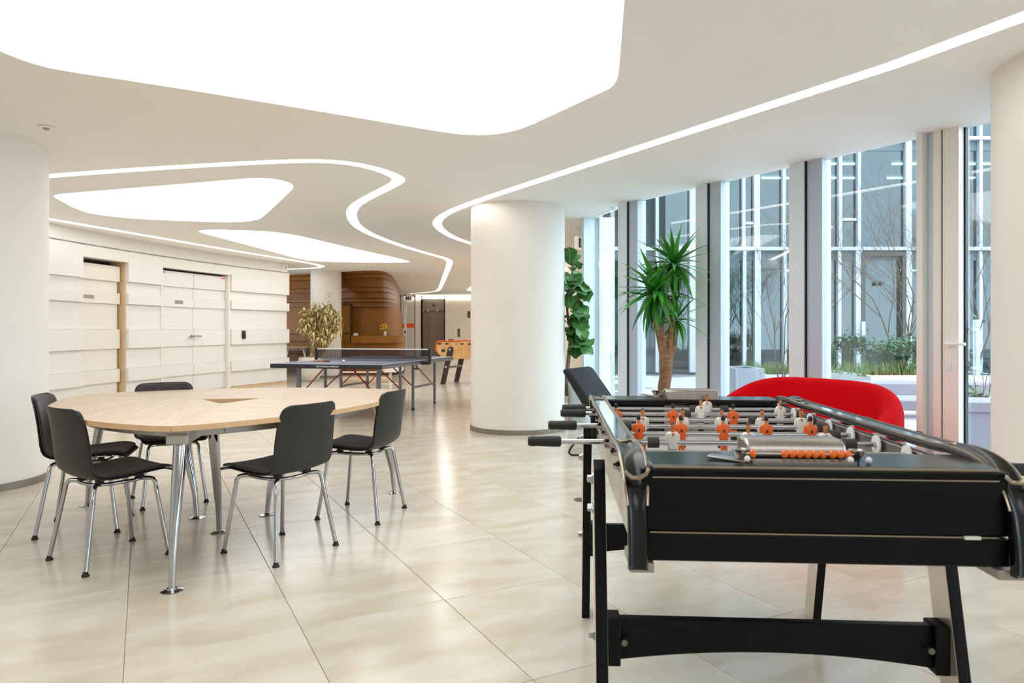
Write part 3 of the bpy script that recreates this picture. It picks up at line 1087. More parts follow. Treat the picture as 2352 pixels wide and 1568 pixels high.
def dbox(name, t0, t1, d0, d1, z0, z1, m, bev=.003):
    part(name, MB().box(fac((t0 + t1) / 2, (d0 + d1) / 2, (z0 + z1) / 2), (t1 - t0, d1 - d0, z1 - z0), rz=WROT), m, dg_, bevel=bev)


dbox('frame_post', tD + .115, tD + .16, -.10, .05, 0, H, 'frame_warm_lit')
dbox('frame_post', tD + .06, tD + .115, -.02, .05, 0, H, 'frame_daylit')
dbox('frame_post', tD + .006, tD + .06, -.06, .05, 0, H, 'frame_warm_lit')
dbox('gasket', tD - .006, tD + .006, -.03, .04, 0, H, 'gasket', 0)
dbox('stile', tD - .115, tD - .006, -.055, .06, .01, H, 'frame_warm_lit')
dbox('gasket', tD - .127, tD - .115, .02, .06, .01, H, 'gasket', 0)
dbox('stile', tE + .0, tE + .12, -.055, .06, .01, H - .02, 'frame_daylit')
dbox('rail', tE + .12, tD - .115, -.055, .06, .01, .12, 'frame_daylit')
hb = fac(tD - .045, -.055, 1.095)
hz = MB().tube([hb, hb - FD * .05, hb - FD * .055 - FT * .14], .011, 8)
hz.tube([hb, hb - FD * .012], .028, 14)
part('lever_handle', hz, 'white_gloss', dg_)
part('keyhole_plate', MB().box(fac(tD - .05, -.058, .93), (.035, .006, .06), rz=WROT), 'frame_daylit', dg_, bevel=.002)
part('pull_bar', MB().bar(fac(tD - .15, .13, .86), fac(tD - .15, .13, 1.27), .035, .035).bar(fac(tD - .15, .06, .92), fac(tD - .15, .13, .92), .02, .02).bar(fac(tD - .15, .06, 1.2), fac(tD - .15, .13, 1.2), .02, .02), 'frame_daylit', dg_, bevel=.003)
for n, (a, b) in enumerate(((tE - .0, tE - 1.25), (tE - 1.25, tE - 2.5), (tE - 2.5, tE - 3.75), (tE - 3.75, tE - 5.0), (tE - 5.0, tE - 6.25), (tE - 6.25, tE - 7.5), (tE - 7.5, tE - 9.2))):
    pane_window(5 + n, b + .16, a - .14, 'window bay %s beyond the right column' % ['first', 'second', 'third', 'fourth', 'fifth', 'sixth', 'last'][n], a)

# ------------------------------------------------------------------ courtyard
GZ = -0.02
pv = structure('pavement', MB().prism([tuple(fac(-11, .12)[:2]), (30, -6), (30, 23.5), (1.35, 23.5), (1.36, 9.4), tuple(fac(3.6, .12)[:2])], GZ - .15, GZ - .012), 'paving_bed', 'pale slab paved courtyard outside the windows', 'pavement', smooth=False)
sm = MB().box((0, 0, -.01), (1.188, 1.188, .024))
slab_me = sm.mesh('slab', ['paving'], smooth=False)
PVP = [tuple(fac(-11, .15)[:2]), (30, -6), (30, 19.0), (1.5, 19.0), (1.5, 9.4), tuple(fac(3.6, .15)[:2])]
sl = []
for i in range(-20, 30):
    for j in range(-10, 30):
        c = Vector((6, 10)) + TB * (1.2 * i) + TA * (1.2 * j)
        q = [c + TB * u + TA * v for u, v in ((-.6, -.6), (.6, -.6), (.6, .6), (-.6, .6))]
        if all(inside(p, PVP) for p in q) and 4.5 < c.y < 19 and .08 * c.y < c.x < .85 * c.y:
            sl.append(c)
sl.sort(key=lambda c: c.y)
for c in sl[:160]:
    put('slab', slab_me, pv, (c.x, c.y, GZ), rot=(0, 0, TANG))

# building across the courtyard
YB = 19.0
bld = thing('office_building', 'glass office building with white mullions across the courtyard', 'building', (9.5, YB, 0))


def bw(px):
    return (px - HX) / FPX * YB - 9.5


X0, X1 = 2.2 - 9.5, 26 - 9.5
floors = [0.0, 3.36, 6.32, 9.4]
for k, z in enumerate(floors):
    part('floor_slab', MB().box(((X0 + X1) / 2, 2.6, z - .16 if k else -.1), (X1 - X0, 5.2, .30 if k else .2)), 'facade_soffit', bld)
part('back_wall', MB().box(((X0 + X1) / 2, 5.3, 4.7), (X1 - X0, .2, 9.6)), 'office_wall', bld)
for x_ in (X0, X1):
    part('side_wall', MB().box((x_, 2.6, 4.7), (.2, 5.4, 9.6)), 'facade_white', bld)
part('parapet', MB().box(((X0 + X1) / 2, 2.6, 9.8), (X1 - X0 + .2, 5.4, .8)), 'facade_white', bld)
mul_px = [1290, 1380, 1455, 1508, 1589, 1660, 1708, 1738, 1800, 1860, 1925, 1969, 2083, 2170, 2248, 2330, 2420, 2520]
up_px = [1290, 1380, 1455, 1508, 1589, 1660, 1706, 1736, 1798, 1860, 1927, 1970, 2083, 2165, 2248, 2340, 2440, 2540]
for k in range(3):
    z0, z1 = floors[k], floors[k + 1]
    lst = mul_px if k == 0 else up_px
    for px in lst:
        w = .16 if px in (1738, 1736, 1589, 1969, 2083) else .085
        part('mullion', MB().box((bw(px), -.02, (z0 + z1) / 2), (w, .16, z1 - z0 - .09)), 'facade_white', bld)
    part('transom', MB().box(((X0 + X1) / 2, -.04, z1), (X1 - X0, .2, .09)), 'facade_white', bld)
    xs = [X0] + [bw(p) for p in lst] + [X1]
    for a, b in zip(xs[:-1], xs[1:]):
        part('pane', MB().box(((a + b) / 2, .03, (z0 + z1) / 2), (b - a - .06, .012, z1 - z0 - .08)), 'facade_glass', bld, smooth=False)
for px0, px1, z in ((1925, 1969, 4.15), (1708, 1737, 4.05), (1925, 1969, 7.2)):
    part('transom', MB().box((bw((px0 + px1) / 2), -.01, z), (bw(px1) - bw(px0) - .08, .12, .07)), 'facade_white', bld)
# dark framed entrance
dxa, dxb = bw(1974), bw(2076)
part('door_frame', MB().box((dxa + .05, -.08, 1.66), (.10, .10, 3.2)).box((dxb - .05, -.08, 1.66), (.10, .10, 3.2)).box(((dxa + dxb) / 2, -.08, 3.22), (dxb - dxa - .2, .10, .12)), 'facade_dark', bld, label='dark entrance frame')
part('door_pull', MB().box((dxa + .03, -.15, 1.2), (.09, .05, .42)), 'facade_white', bld)
part('door_sign', MB().box((bw(2012), -.06, 2.42), (.10, .02, .09)).box((bw(2024), -.06, 2.42), (.10, .02, .09)), 'sign_dark', bld)
part('wall_sign', MB().box((bw(1746), -.06, 2.42), (.12, .02, .13)), 'sign_dark', bld)
# rooms behind the glass
for k in range(3):
    zc = floors[k + 1] - .36
    for i, x in enumerate((-6.0, -3.6, -1.5, .2, 2.1, 3.9, 6.2, 8.4)):
        for yy in ((1.3, 3.2) if k else (2.6,)):
            if k == 0 and i % 2:
                continue
            part('office_lamp', MB().box((x + (.5 if yy > 2 else 0), yy, zc), (1.3 if k else .5, .12, .04)), 'office_light', bld)
for k in range(3):
    for i in range(11):
        x = X0 + 1.2 + i * 1.75 + R.uniform(-.5, .5)
        w = R.uniform(.5, 1.1)
        part('curtain', MB().box((x, R.uniform(.5, 2.2), floors[k] + 1.5), (w, .06, 2.75)), R.choice(['curtain_grey', 'facade_soffit', 'curtain_grey', 'office_wall']), bld)

# planters, benches and plants in the courtyard
def at_ground(px, py):
    return gp(px, py, GZ)


def planter(name, px0, px1, y, h, d, label, m='concrete', rz=0.0):
    xa, xb = (px0 - HX) / FPX * y, (px1 - HX) / FPX * y
    t = thing(name, label, 'planter', ((xa + xb) / 2, y + d / 2, GZ), rz)
    w = xb - xa
    q = MB()
    q.box((-w / 2 + .04, 0, h / 2), (.08, d, h)).box((w / 2 - .04, 0, h / 2), (.08, d, h)).box((0, -d / 2 + .04, h / 2), (w - .16, .08, h)).box((0, d / 2 - .04, h / 2), (w - .16, .08, h))
    part('wall_panel', q, m, t, bevel=.008)
    part('soil', MB().box((0, 0, h - .08), (w - .16, d - .16, .06)), 'bed_soil', t)
    return t


planter('concrete_planter', 1689, 1756, 12.6, .52, .9, 'square grey concrete planter box standing left of the white planting bed')
b1 = planter('white_planting_bed', 1758, 1990, 14.6, .28, 1.8, 'long low white planting bed in front of the office entrance', 'planter_white')
b2 = planter('white_planting_bed', 2000, 2330, 12.2, .42, 1.6, 'higher white planting bed behind the concrete bench', 'planter_white')
bn = thing('concrete_bench', 'grey concrete bench outside beside the glazed door', 'bench', (4.15, 7.15, GZ), -.25)
part('seat', MB().box((0, 0, .47), (1.5, .55, .10)), 'concrete', bn, bevel=.01)
part('leg', MB().box((-.55, 0, .21), (.12, .5, .42)), 'concrete', bn, bevel=.008)
part('leg', MB().box((.35, 0, .21), (.5, .5, .42)), 'concrete', bn, bevel=.008)
bn2 = thing('concrete_bench', 'long grey concrete bench beyond the red sofa', 'bench', ((2075 - HX) / FPX * 9.6, 9.9, GZ), -.1)
part('seat', MB().box((0, 0, .40), (2.6, .6, .16)), 'concrete', bn2, bevel=.01)
part('leg', MB().box((-1.0, 0, .16), (.25, .5, .32)), 'concrete', bn2, bevel=.01)
part('leg', MB().box((1.0, 0, .16), (.25, .5, .32)), 'concrete', bn2, bevel=.01)


def bare_tree(x, y, z, h, seed, label, name='bare_tree', spread=.55, cat='tree', leafy=0, group=None, depth=5):
    rr = random.Random(seed)
    t = thing(name, label, cat, (x, y, z), 0, group)
    b = MB()
    tips = []

    def grow(p, d, l, r, lev):
        pts, rs = [p], [r]
        q, dd = p, d
        for k in range(4):
            dd = (dd + Vector((rr.uniform(-1, 1), rr.uniform(-1, 1), rr.uniform(-.3, .6))) * .14).normalized()
            q = q + dd * l / 4
            pts.append(q)
            rs.append(r * (1 - .12 * (k + 1)))
        b.tube(pts, rs, 5 if lev < 2 else 3, caps=False)
        if lev >= depth:
            tips.append(q)
            return
        for k in range(rr.choice((3, 3, 4))):
            a = rr.uniform(0, 2 * PI)
            nd = (dd + Vector((math.cos(a), math.sin(a), rr.uniform(-.2, .5))) * spread).normalized()
            grow(pts[rr.choice((2, 3, 4))], nd, l * rr.uniform(.62, .85), r * .55, lev + 1)

    for k in range(3):
        a = k * 2.1 + rr.uniform(0, 1)
        grow(Vector((0, 0, 0)), Vector((math.cos(a) * .22, math.sin(a) * .22, 1)).normalized(), h * .36, .014 * h / 3, 0)
    part('branches', b, 'twig', t)
    if leafy:
        g = MB()
        for p in tips:
            for k in range(leafy):
                c = p + Vector((rr.gauss(0, .07), rr.gauss(0, .07), rr.gauss(0, .07)))
                a, e = rr.uniform(0, 2 * PI), rr.uniform(-.8, .8)
                u = Vector((math.cos(a), math.sin(a), e)).normalized() * .05
                v = u.cross(Vector((0, 0, 1))).normalized() * .02
                g.add([c - u, c + v, c + u, c - v], [(0, 1, 2, 3)])
        part('foliage', g, 'shrub_leaf', t, kind='stuff', smooth=False)
    return t


bx_, by_ = (1795 - HX) / FPX * 13.8, 13.8
bare_tree(bx_, by_, GZ, 4.2, 3, 'slender bare tree outside the second window bay', depth=4)
bare_tree((2075 - HX) / FPX * 13.2, 13.2, .30, 4.4, 5, 'tall bare tree in front of the office entrance', depth=5)
bare_tree((2250 - HX) / FPX * 12.8, 12.9, .38, 4.2, 9, 'bare tree seen through the glazed door', depth=5)
bare_tree((1955 - HX) / FPX * 15.3, 15.3, .22, 1.1, 13, 'leafy shrub in the low white bed', 'shrub', .8, 'shrub', 10, depth=3)
bare_tree((1885 - HX) / FPX * 15.2, 15.2, .22, .7, 17, 'small dark green shrub at the left of the low bed', 'shrub', .9, 'shrub', 14, depth=3)
bare_tree((2050 - HX) / FPX * 12.9, 12.9, .36, .8, 19, 'straggly half bare shrub at the left end of the higher bed', 'shrub', .9, 'shrub', 8, depth=3)
bare_tree((2120 - HX) / FPX * 13.0, 13.0, .36, .8, 23, 'leafy shrub in the middle of the higher bed', 'shrub', .9, 'shrub', 10, depth=3)
bare_tree((2255 - HX) / FPX * 9.3, 9.3, GZ, 1.7, 29, 'sparse shrub with few pale leaves close to the glazed door', 'shrub', .7, 'shrub', 2, depth=3)
bare_tree((2215 - HX) / FPX * 8.2, 8.25, GZ, .55, 31, 'low dark shrub between the bench and the glazed door', 'shrub', .9, 'shrub', 14, depth=3)
gq = MB()
for k in range(900):
    x, y = R.uniform(-1.0, 1.0), R.uniform(-.65, .65)
    h = R.uniform(.08, .32)
    a = R.uniform(0, 2 * PI)
    dx, dy = math.cos(a) * .012, math.sin(a) * .012
    lx, ly = R.gauss(0, .06), R.gauss(0, .06)
    gq.add([(x - dx, y - dy, 0), (x + dx, y + dy, 0), (x + lx, y + ly, h)], [(0, 1, 2)])
g1 = part('grass', gq, 'ground_grass', None, kind='stuff', smooth=False, loc=(b1.location.x - .2, b1.location.y, .23))
tag(g1, 'short green grass in the low white bed', 'grass', kind='stuff')
g2 = put('grass', g1.data, None, (b2.location.x - .3, b2.location.y, .37))
tag(g2, 'dry grass in the higher white bed', 'grass', kind='stuff')

# ------------------------------------------------------------------ three cornered meeting table
def make_table(label):
    t = thing('meeting_table', label, 'table', (0, 0, 0))
    ZT, TH = .757, .026
    RC, BULGE = 1.215, .33
    ang = [math.radians(a) for a in (-79.7, 40.3, 160.3)]
    cor = [Vector((RC * math.cos(a), RC * math.sin(a))) for a in ang]
    hole = [Vector((.205 * math.cos(a), .205 * math.sin(a))) for a in ang]

    def arc(a, b, n=22):
        m = (a + b) / 2
        ch = (b - a).length
        rad = (ch * ch / 4 + BULGE * BULGE) / (2 * BULGE)
        o = m.normalized() * ((m.length + BULGE) - rad)
        a0, a1 = math.atan2(*(a - o).yx), math.atan2(*(b - o).yx)
        d = (a1 - a0 + PI) % (2 * PI) - PI
        return [o + Vector((rad * math.cos(a0 + d * k / n), rad * math.sin(a0 + d * k / n))) for k in range(n + 1)]

    for k in range(3):
        A, B = cor[k], cor[(k + 1) % 3]
        pa = arc(A, B)
        g = .0009
        B_ = hole[(k + 1) % 3]
        sa, sb = Vector((-A.y, A.x)).normalized() * g, Vector((B.y, -B.x)).normalized() * g
        # both seams run straight out to the corners, which are blunted
        poly = [hole[k] + sa, A * .985 + sa] + pa[1:-1] + [B * .985 + sb, B_ + sb]
        mb = MB()
        n = len(poly)
        mb.prism(poly, ZT - TH, ZT)
        mb.m = [1, 0] + [1] * n
        part('table_panel', mb, ['table_wood_%d' % k, 'table_edge'], t, smooth=True, angle=25)
    # cable tray under the triangular opening
    tr = MB()
    big = [h * 1.25 for h in hole]
    tr.prism(big, ZT - .125, ZT - .115)
    for k in range(3):
        a, b = big[k], big[(k + 1) % 3]
        tr.bar((a.x, a.y, ZT - .085), (b.x, b.y, ZT - .085), .012, .07)
    part('cable_tray', tr, 'plate_brown', t, label='open triangular cable tray in the middle')  # dark brown carries the shadow inside the opening
    fr = MB()
    for k in range(3):
        a = ang[k]
        fr.bar((.24 * math.cos(a), .24 * math.sin(a), ZT - .062), (1.10 * math.cos(a), 1.10 * math.sin(a), ZT - .062), .10, .07)
    for k in range(3):
        a, b = cor[k] * .93, cor[(k + 1) % 3] * .93
        pa = arc(a, b, 10)
        for p, q in zip(pa[:-1], pa[1:]):
            p2, q2 = p * .86, q * .86
            fr.bar((p2.x, p2.y, ZT - .055), (q2.x, q2.y, ZT - .055), .03, .055)
    part('under_frame', fr, 'table_grey', t, bevel=.004, smooth=False)
    for k in range(3):
        for rt, rf in ((1.05, 1.19), (.40, .245)):
            a = ang[k]
            d = Vector((math.cos(a), math.sin(a), 0))
            top, kn, ft = d * rt + Vector((0, 0, ZT - .10)), d * (rt * .12 + rf * .88) + Vector((0, 0, .17)), d * rf + Vector((0, 0, .006))
            pts = [top, top.lerp(kn, .35), top.lerp(kn, .75), kn, kn.lerp(ft, .25), ft]
            lg = MB().tube(pts, [.031, .029, .0235, .0185, .0165, .0150], 16)
            lo = part('leg', lg, 'chrome', t, angle=60)
            part('foot_disc', MB().lathe([(.0001, 0), (.050, 0), (.050, .005), (.024, .012), (.021, .016), (.0001, .016)], 20, tuple(d * rf)), 'chrome', lo)
            part('leg_bracket', MB().box(d * rt + Vector((0, 0, ZT - .075)), (.13, .10, .05), rz=a), 'table_grey', lo, bevel=.01)
    return t


table = make_table('pale wood meeting table with rounded three cornered top, chairs around it')
table.location = (-1.772, 4.404, 0)
dup(table, (-6.12, 18.55, 0), math.radians(43), 'pale wood table mostly hidden behind the end of the white wall')


# ------------------------------------------------------------------ shell chairs
def make_chair(label):
    t = thing('shell_chair', label, 'chair', (0, 0, 0), group='shell chairs around the meeting table')
    prof = [(.252, .434), (.235, .447), (.19, .453), (.12, .449), (.03, .441), (-.06, .435), (-.125, .438), (-.17, .452), (-.198, .482), (-.213, .53), (-.223, .60), (-.234, .68), (-.246, .745), (-.258, .785), (-.266, .803), (-.272, .812)]
    hw = [.185, .206, .213, .216, .216, .213, .210, .208, .208, .208, .207, .204, .199, .190, .172, .140]
    NU = 14

    def surf(off, inset, r0, r1):
        rows = []
        for i in range(r0, r1):
            y, z = prof[i]
            a, b = Vector(prof[max(i - 1, 0)]), Vector(prof[min(i + 1, len(prof) - 1)])
            tg = (b - a).normalized()
            nrm = Vector((tg.y, -tg.x))      # up on the seat, forward on the back
            if nrm.x + nrm.y < 0:
                nrm = -nrm
            if z > .56:
                nrm = Vector((1.0, 0.0))
            back = min(1.0, max(0.0, (z - .44) / .12))
            row = []
            for k in range(NU + 1):
                u = -1 + 2 * k / NU
                w = hw[i] - inset
                dish = (.014 + .016 * back) * abs(u) ** 2.4
                if i <= 1:
                    dish *= .3
                p = Vector((y, z)) + nrm * (dish + off)
                row.append((u * w, p.x, p.y))
            rows.append(row)
        return rows

    sh = MB().grid(surf(0, 0, 0, len(prof)))
    part('shell', sh, 'shell_plastic', t, solid=.0085, subd=1, angle=80)
    pad = MB().grid(surf(.013, .014, 1, len(prof) - 1))
    part('cushion', pad, 'seat_fabric', t, solid=.017, subd=1, angle=80)
    fr = MB()
    ring = []
    for k in range(25):
        a = 2 * PI * k / 24
        c, s_ = math.cos(a), math.sin(a)
        ring.append((.125 * math.copysign(abs(c) ** .6, c), .135 * math.copysign(abs(s_) ** .6, s_), .412))
    fr.tube(ring, .0095, 8, caps=False)
    for sx in (-1, 1):
        for sy in (-1, 1):
            fr.box((sx * .1, sy * .1, .421), (.035, .03, .026), mi=1)
    part('seat_frame', fr, ['chrome', 'rubber_black'], t, angle=60)
    for sx in (-1, 1):
        for sy in (1, -1):
            f = Vector((sx * (.198 if sy > 0 else .208), sy * (.205 if sy > 0 else .212), .012))
            top = Vector((sx * .155, sy * .150, .405))
            pts = [Vector((sx * .105, sy * .112, .412)), Vector((sx * .135, sy * .134, .4135)), Vector((sx * .148, sy * .145, .409)), top + Vector((sx * .002, sy * .002, -.012)), top.lerp(f, .2), f]
            lg = part('leg', MB().tube(pts, .0112, 9), 'chrome', t, angle=60)
            part('foot_glide', MB().lathe([(.0001, 0), (.018, 0), (.018, .007), (.012, .014), (.0125, .024), (.0001, .024)], 12, (f.x, f.y, 0)), 'rubber_black', lg)
    return t


def face(dx, dy):
    return math.atan2(dy, dx) - PI / 2


K = 1.017
chair = make_chair('dark grey shell chair nearest the viewer at the front left of the table')
spots = [((-2.078 * K, 3.655 * K), (.245, .336), None),
         ((-1.247 * K, 3.785 * K), (-.354, .21), 'dark grey shell chair at the front right, its back over the table edge'),
         ((-.963 * K, 4.512 * K), (-.407, .105), 'dark grey shell chair at the far right corner of the table'),
         ((-2.545 * K, 4.22 * K), (.386, .125), 'dark grey shell chair at the left, half hidden behind the nearest chair'),
         ((-2.365 * K, 4.875 * K), (.27, -.385), 'dark shell chair behind the table, only its cushioned back top showing')]
for (x, y), d, lab in spots:
    rz = face(*d)
    if lab is None:
        chair.location = (x, y, 0)
        chair.rotation_euler = (0, 0, rz)
    else:
        dup(chair, (x, y, 0), rz, lab)

# ------------------------------------------------------------------ table tennis table
PT = thing('table_tennis_table', 'blue table tennis table with grey legs and red braces', 'table', (0, 0, 0))
pn = Vector((-1.654, 8.99))
PT.location = (pn.x, pn.y, 0)
PT.rotation_euler = (0, 0, math.atan2(.971, .24) - PI / 2)
# local: y along the length away from the viewer, x to the right; the near right corner is the origin
PW, PL, PZ = 1.60, 2.80, .745
for y0, y1 in ((0, PL / 2 - .004), (PL / 2 + .004, PL)):
    pb = part('table_half', MB().box((-PW / 2, (y0 + y1) / 2, PZ - .008), (PW, y1 - y0, .016)), 'pingpong_blue', PT, smooth=False)
    part('edge_line', MB().box((-PW + .01, (y0 + y1) / 2, PZ + .0006), (.02, y1 - y0, .001)).box((-.01, (y0 + y1) / 2, PZ + .0006), (.02, y1 - y0, .001)).box((-PW / 2, y0 + .01 if y0 == 0 else y1 - .01, PZ + .0006), (PW - .04, .02, .001)), 'lettering_white', pb, smooth=False)
    ap = part('apron', MB().box((-.012, (y0 + y1) / 2, PZ - .036), (.024, y1 - y0, .040)).box((-PW + .012, (y0 + y1) / 2, PZ - .036), (.024, y1 - y0, .040)), 'leg_grey', PT, bevel=.003)
e1_ = part('end_apron', MB().box((-PW / 2, -.006, PZ - .030), (PW, .02, .056)), 'pingpong_edge', PT, bevel=.003)
part('end_apron', MB().box((-PW / 2, PL + .006, PZ - .030), (PW, .02, .056)), 'pingpong_edge', PT, bevel=.003)
text('DECATHLON | PONGORI', .028, 'maker_lettering', 'lettering_white', e1_, (-PW * .475 - .0, -.0168, PZ - .030), (PI / 2, 0, 0))
VS = (.33, 1.06, 1.54, 2.47)
for n, v in enumerate(VS):
    for u in (-.20, -PW + .22):
        lg = part('leg', MB().box((u, v, .37), (.035 if n else .055, .035, .70)), 'leg_grey', PT, bevel=.003)
        part('foot_cap', MB().lathe([(.0001, 0), (.024, 0), (.024, .01), (.018, .03), (.0001, .03)], 10, (u, v, 0)), 'rubber_black', lg)
        s = -1 if u > -PW / 2 else 1
        part('brace', MB().bar((u + s * .02, v, .36 if n in (1, 2) else .30), (u + s * .42, v, PZ - .03), .022, .012), 'brace_red', PT)
for u in (-.20, -PW + .22):
    for a, b, z in ((VS[0], VS[1], .26), (VS[2], VS[3], .33)):
        part('side_bar', MB().box((u, (a + b) / 2, z), (.022, b - a, .03)), 'leg_grey', PT, bevel=.002)
NY = PL / 2
nt_ = MB()
nz0, nz1 = PZ + .012, PZ + .155
for k in range(115):
    x = -PW - .10 + (PW + .20) * k / 114
    nt_.box((x, NY, (nz0 + nz1) / 2), (.0055, .004, nz1 - nz0))
for k in range(13):
    z = nz0 + (nz1 - nz0) * k / 12
    nt_.box((-PW / 2, NY, z), (PW + .2, .004, .0055))
net = part('net', nt_, 'net_navy', PT, smooth=False)
part('net_tape', MB().box((-PW / 2, NY, nz1 + .006), (PW + .22, .008, .016)), 'lettering_white', net, smooth=False)
for sx, x in ((1, .12), (-1, -PW - .12)):
    ps = part('net_post', MB().box((x, NY, PZ + .075), (.035, .05, .20)).bar((x, NY, PZ - .03), (x - sx * .26, NY - .03, PZ - .03), .06, .03).box((x - sx * .06, NY, PZ - .035), (.14, .07, .05)), 'black_plastic', PT, bevel=.006)
    part('clamp_screw', MB().tube([(x - sx * .2, NY - .03, PZ - .04), (x - sx * .2, NY - .03, PZ - .13)], .008, 8).bar((x - sx * .2 - .04, NY - .03, PZ - .125), (x - sx * .2 + .04, NY - .03, PZ - .125), .02, .018), 'black_plastic', ps)


def at_table(px, py):
    x, y = gp(px, py, PZ)
    return (x, y, PZ)


x, y, z = at_table(789, 833)
tag(part('table_tennis_ball', MB().ball((0, 0, .0215), .02, 16), 'ball_white', loc=(x, y, PZ + .0005)), 'white table tennis ball lying on the near half of the blue table', 'ball')


def bat(label, px, py, rz, col):
    x, y, z = at_table(px, py)
    b = thing('table_tennis_bat', label, 'bat', (x, y, PZ + .001), rz)
    bl = [(.078 * math.cos(2 * PI * k / 20), .083 * math.sin(2 * PI * k / 20)) for k in range(20)]
    part('blade', MB().prism(bl, .003, .011), 'foosball_ply', b)
    part('rubber_face', MB().prism([(p[0] * .98, p[1] * .98) for p in bl], .011, .014), col, b)
    part('handle', MB().box((0, -.125, .011), (.026, .105, .020)), 'bat_red', b, bevel=.007)


bat('red bat lying on the near left of the blue table', 733, 830.5, 1.25, 'bat_red')
bat('dark bat lying on the far half of the blue table behind the net', 928, 820.5, 1.9, 'black_satin')

# ------------------------------------------------------------------ big black table football
FB = thing('table_football', 'large black table football with steel rods in the right foreground', 'table football', (.742, 2.397, 0), -math.atan(.062))
RZ, NR = .857, 8
RY = [-.64 + .183 * k for k in range(8)]
XR = .410          # rails, centre lines
YE = .832          # outer face of the end panels
# cabinet
part('end_panel', MB().box((0, -YE + .018, .816), (2 * XR - .022, .036, .142)).box((0, -YE + .015, .711), (2 * XR - .022, .036, .062)), 'black_wood', FB, bevel=.004, label='black wooden end panel facing the viewer')
part('end_panel', MB().box((0, YE - .018, .77), (2 * XR - .05, .036, .22)), 'black_wood', FB, bevel=.004)
led = part('end_ledge', MB().box((0, -.742, .886), (2 * XR - .06, .180, .018)), 'black_gloss', FB, bevel=.006)
part('end_ledge', MB().box((0, .745, .882), (2 * XR - .06, .17, .026)), 'black_gloss', FB, bevel=.006)
part('name_tab', MB().box((.318, -YE - .003, .7435), (.034, .006, .007)), 'bearing_white', FB)
part('lip_line', MB().box((0, -YE - .001, .8915), (2 * XR - .07, .006, .005)).box((0, -YE - .001, .868), (2 * XR - .07, .006, .003)).box((0, -YE - .0, .7435), (2 * XR - .06, .003, .003)), 'rail_trim', FB)
part('playing_field', MB().box((0, 0, .735), (2 * XR - .08, 1.42, .02)), 'field_grey', FB)
for sy in (-1, 1):
    part('goal_wall', MB().box((-.27, sy * .705, .80), (.29, .02, .13)).box((.27, sy * .705, .80), (.29, .02, .13)).box((0, sy * .705, .848), (.26, .02, .03)), 'black_gloss' if sy > 0 else 'steel_dark', FB)
for sx in (-1, 1):
    part('side_wall', MB().box((sx * (XR - .03), 0, .795), (.018, 1.60, .155)), 'brushed_steel', FB, bevel=.002)
    part('side_plate', MB().box((sx * (XR - .010), 0, .80), (.012, 1.60, .14)), 'side_plate', FB, bevel=.002)
    part('side_board', MB().box((sx * (XR - .016), 0, .70), (.022, 1.60, .075)), 'side_plate', FB, bevel=.003)
    part('corner_block', MB().box((sx * (XR - .012), -.775, .664), (.055, .13, .022)), 'plate_grey', FB, bevel=.003)
part('bottom_board', MB().box((0, 0, .678), (2 * XR - .06, 1.60, .018)), 'black_satin', FB)

# side rails: cap that runs along the top and drops over both ends
rp = [(YE + .030, .668), (YE + .026, .73), (YE + .014, .80), (YE - .008, .848), (YE - .05, .882), (YE - .11, .900), (YE - .20, .906), (YE - .29, .8985), (.25, .898)]
path = [(-y, z) for y, z in rp] + [(y, z) for y, z in reversed(rp)]


def smooth_path(pts, it=2):
    return smooth_open(pts, it)


path = smooth_path(path, 2)
for sx in (-1, 1):
    # profile across the rail: shallow channel with raised rims
    prof = [(-.030, -.012), (-.030, .004), (-.026, .009), (-.020, .004), (0, .001), (.020, .004), (.026, .009), (.030, .004), (.030, -.012)]
    rows = []
    n = len(path)
    for i, (y, z) in enumerate(path):
        a, b = Vector(path[max(i - 1, 0)]), Vector(path[min(i + 1, n - 1)])
        tg = (b - a).normalized()
        nr = Vector((-tg.y, tg.x))
        ws = .72 + .28 * min(1.0, max(0.0, (z - .80) / .09))
        rows.append([(sx * XR + px_ * ws, y + nr.x * pz_, z + nr.y * pz_) for px_, pz_ in prof])
    mb = MB().grid(rows)
    mb.f.append(tuple(i * len(prof) for i in range(0, 0)) or (0, 1, 2, 3, 4, 5, 6, 7, 8))
    mb.m.append(0)
    o_ = (n - 1) * len(prof)
    mb.f.append(tuple(o_ + k for k in range(9)))
    mb.m.append(0)
    # under side
    for i in range(n - 1):
        a = i * 9
        mb.f.append((a, a + 9, a + 17, a + 8))
        mb.m.append(0)
    rl = part('side_rail', mb, 'black_gloss', FB, angle=50)
    for q in (-.029, .029):
        tr_ = []
        for i, (y, z) in enumerate(path):
            a, b = Vector(path[max(i - 1, 0)]), Vector(path[min(i + 1, n - 1)])
            tg = (b - a).normalized()
            nr = Vector((-tg.y, tg.x))
            ws = .72 + .28 * min(1.0, max(0.0, (z - .80) / .09))
            if z > .79:
                tr_.append((sx * XR + q * ws, y + nr.x * .006, z + nr.y * .006))
        # the metal rim follows the top and fades into the black end cap
        part('rail_rim', MB().tube(tr_, .0036, 6), 'rail_trim', rl, angle=60)
    part('rail_inlay', MB().box((sx * XR, 0, .9015), (.042, 1.06, .004)), 'rail_glass', rl, bevel=.001)
    # end joints: the shaped metal plate where the inlay meets the end cap
    for sy in (-1, 1):
        cl = [(-.030, 0), (-.018, -.004), (-.010, -.028), (.004, -.030), (.010, -.012), (.020, -.022), (.030, -.034)]
        part('rail_joint', MB().tube([(sx * XR + a, sy * (.535 - b), .905 - abs(b) * .02) for a, b in cl], .0042, 6), 'rail_trim', rl)
        lp = [(-.026, .0), (-.012, -.016), (.006, -.018), (.020, -.006), (.027, .010)]
        part('end_hook', MB().tube([(sx * XR + a, sy * (YE + .006), .880 + b * .8) for a, b in lp], .005, 6), 'rail_trim', rl)

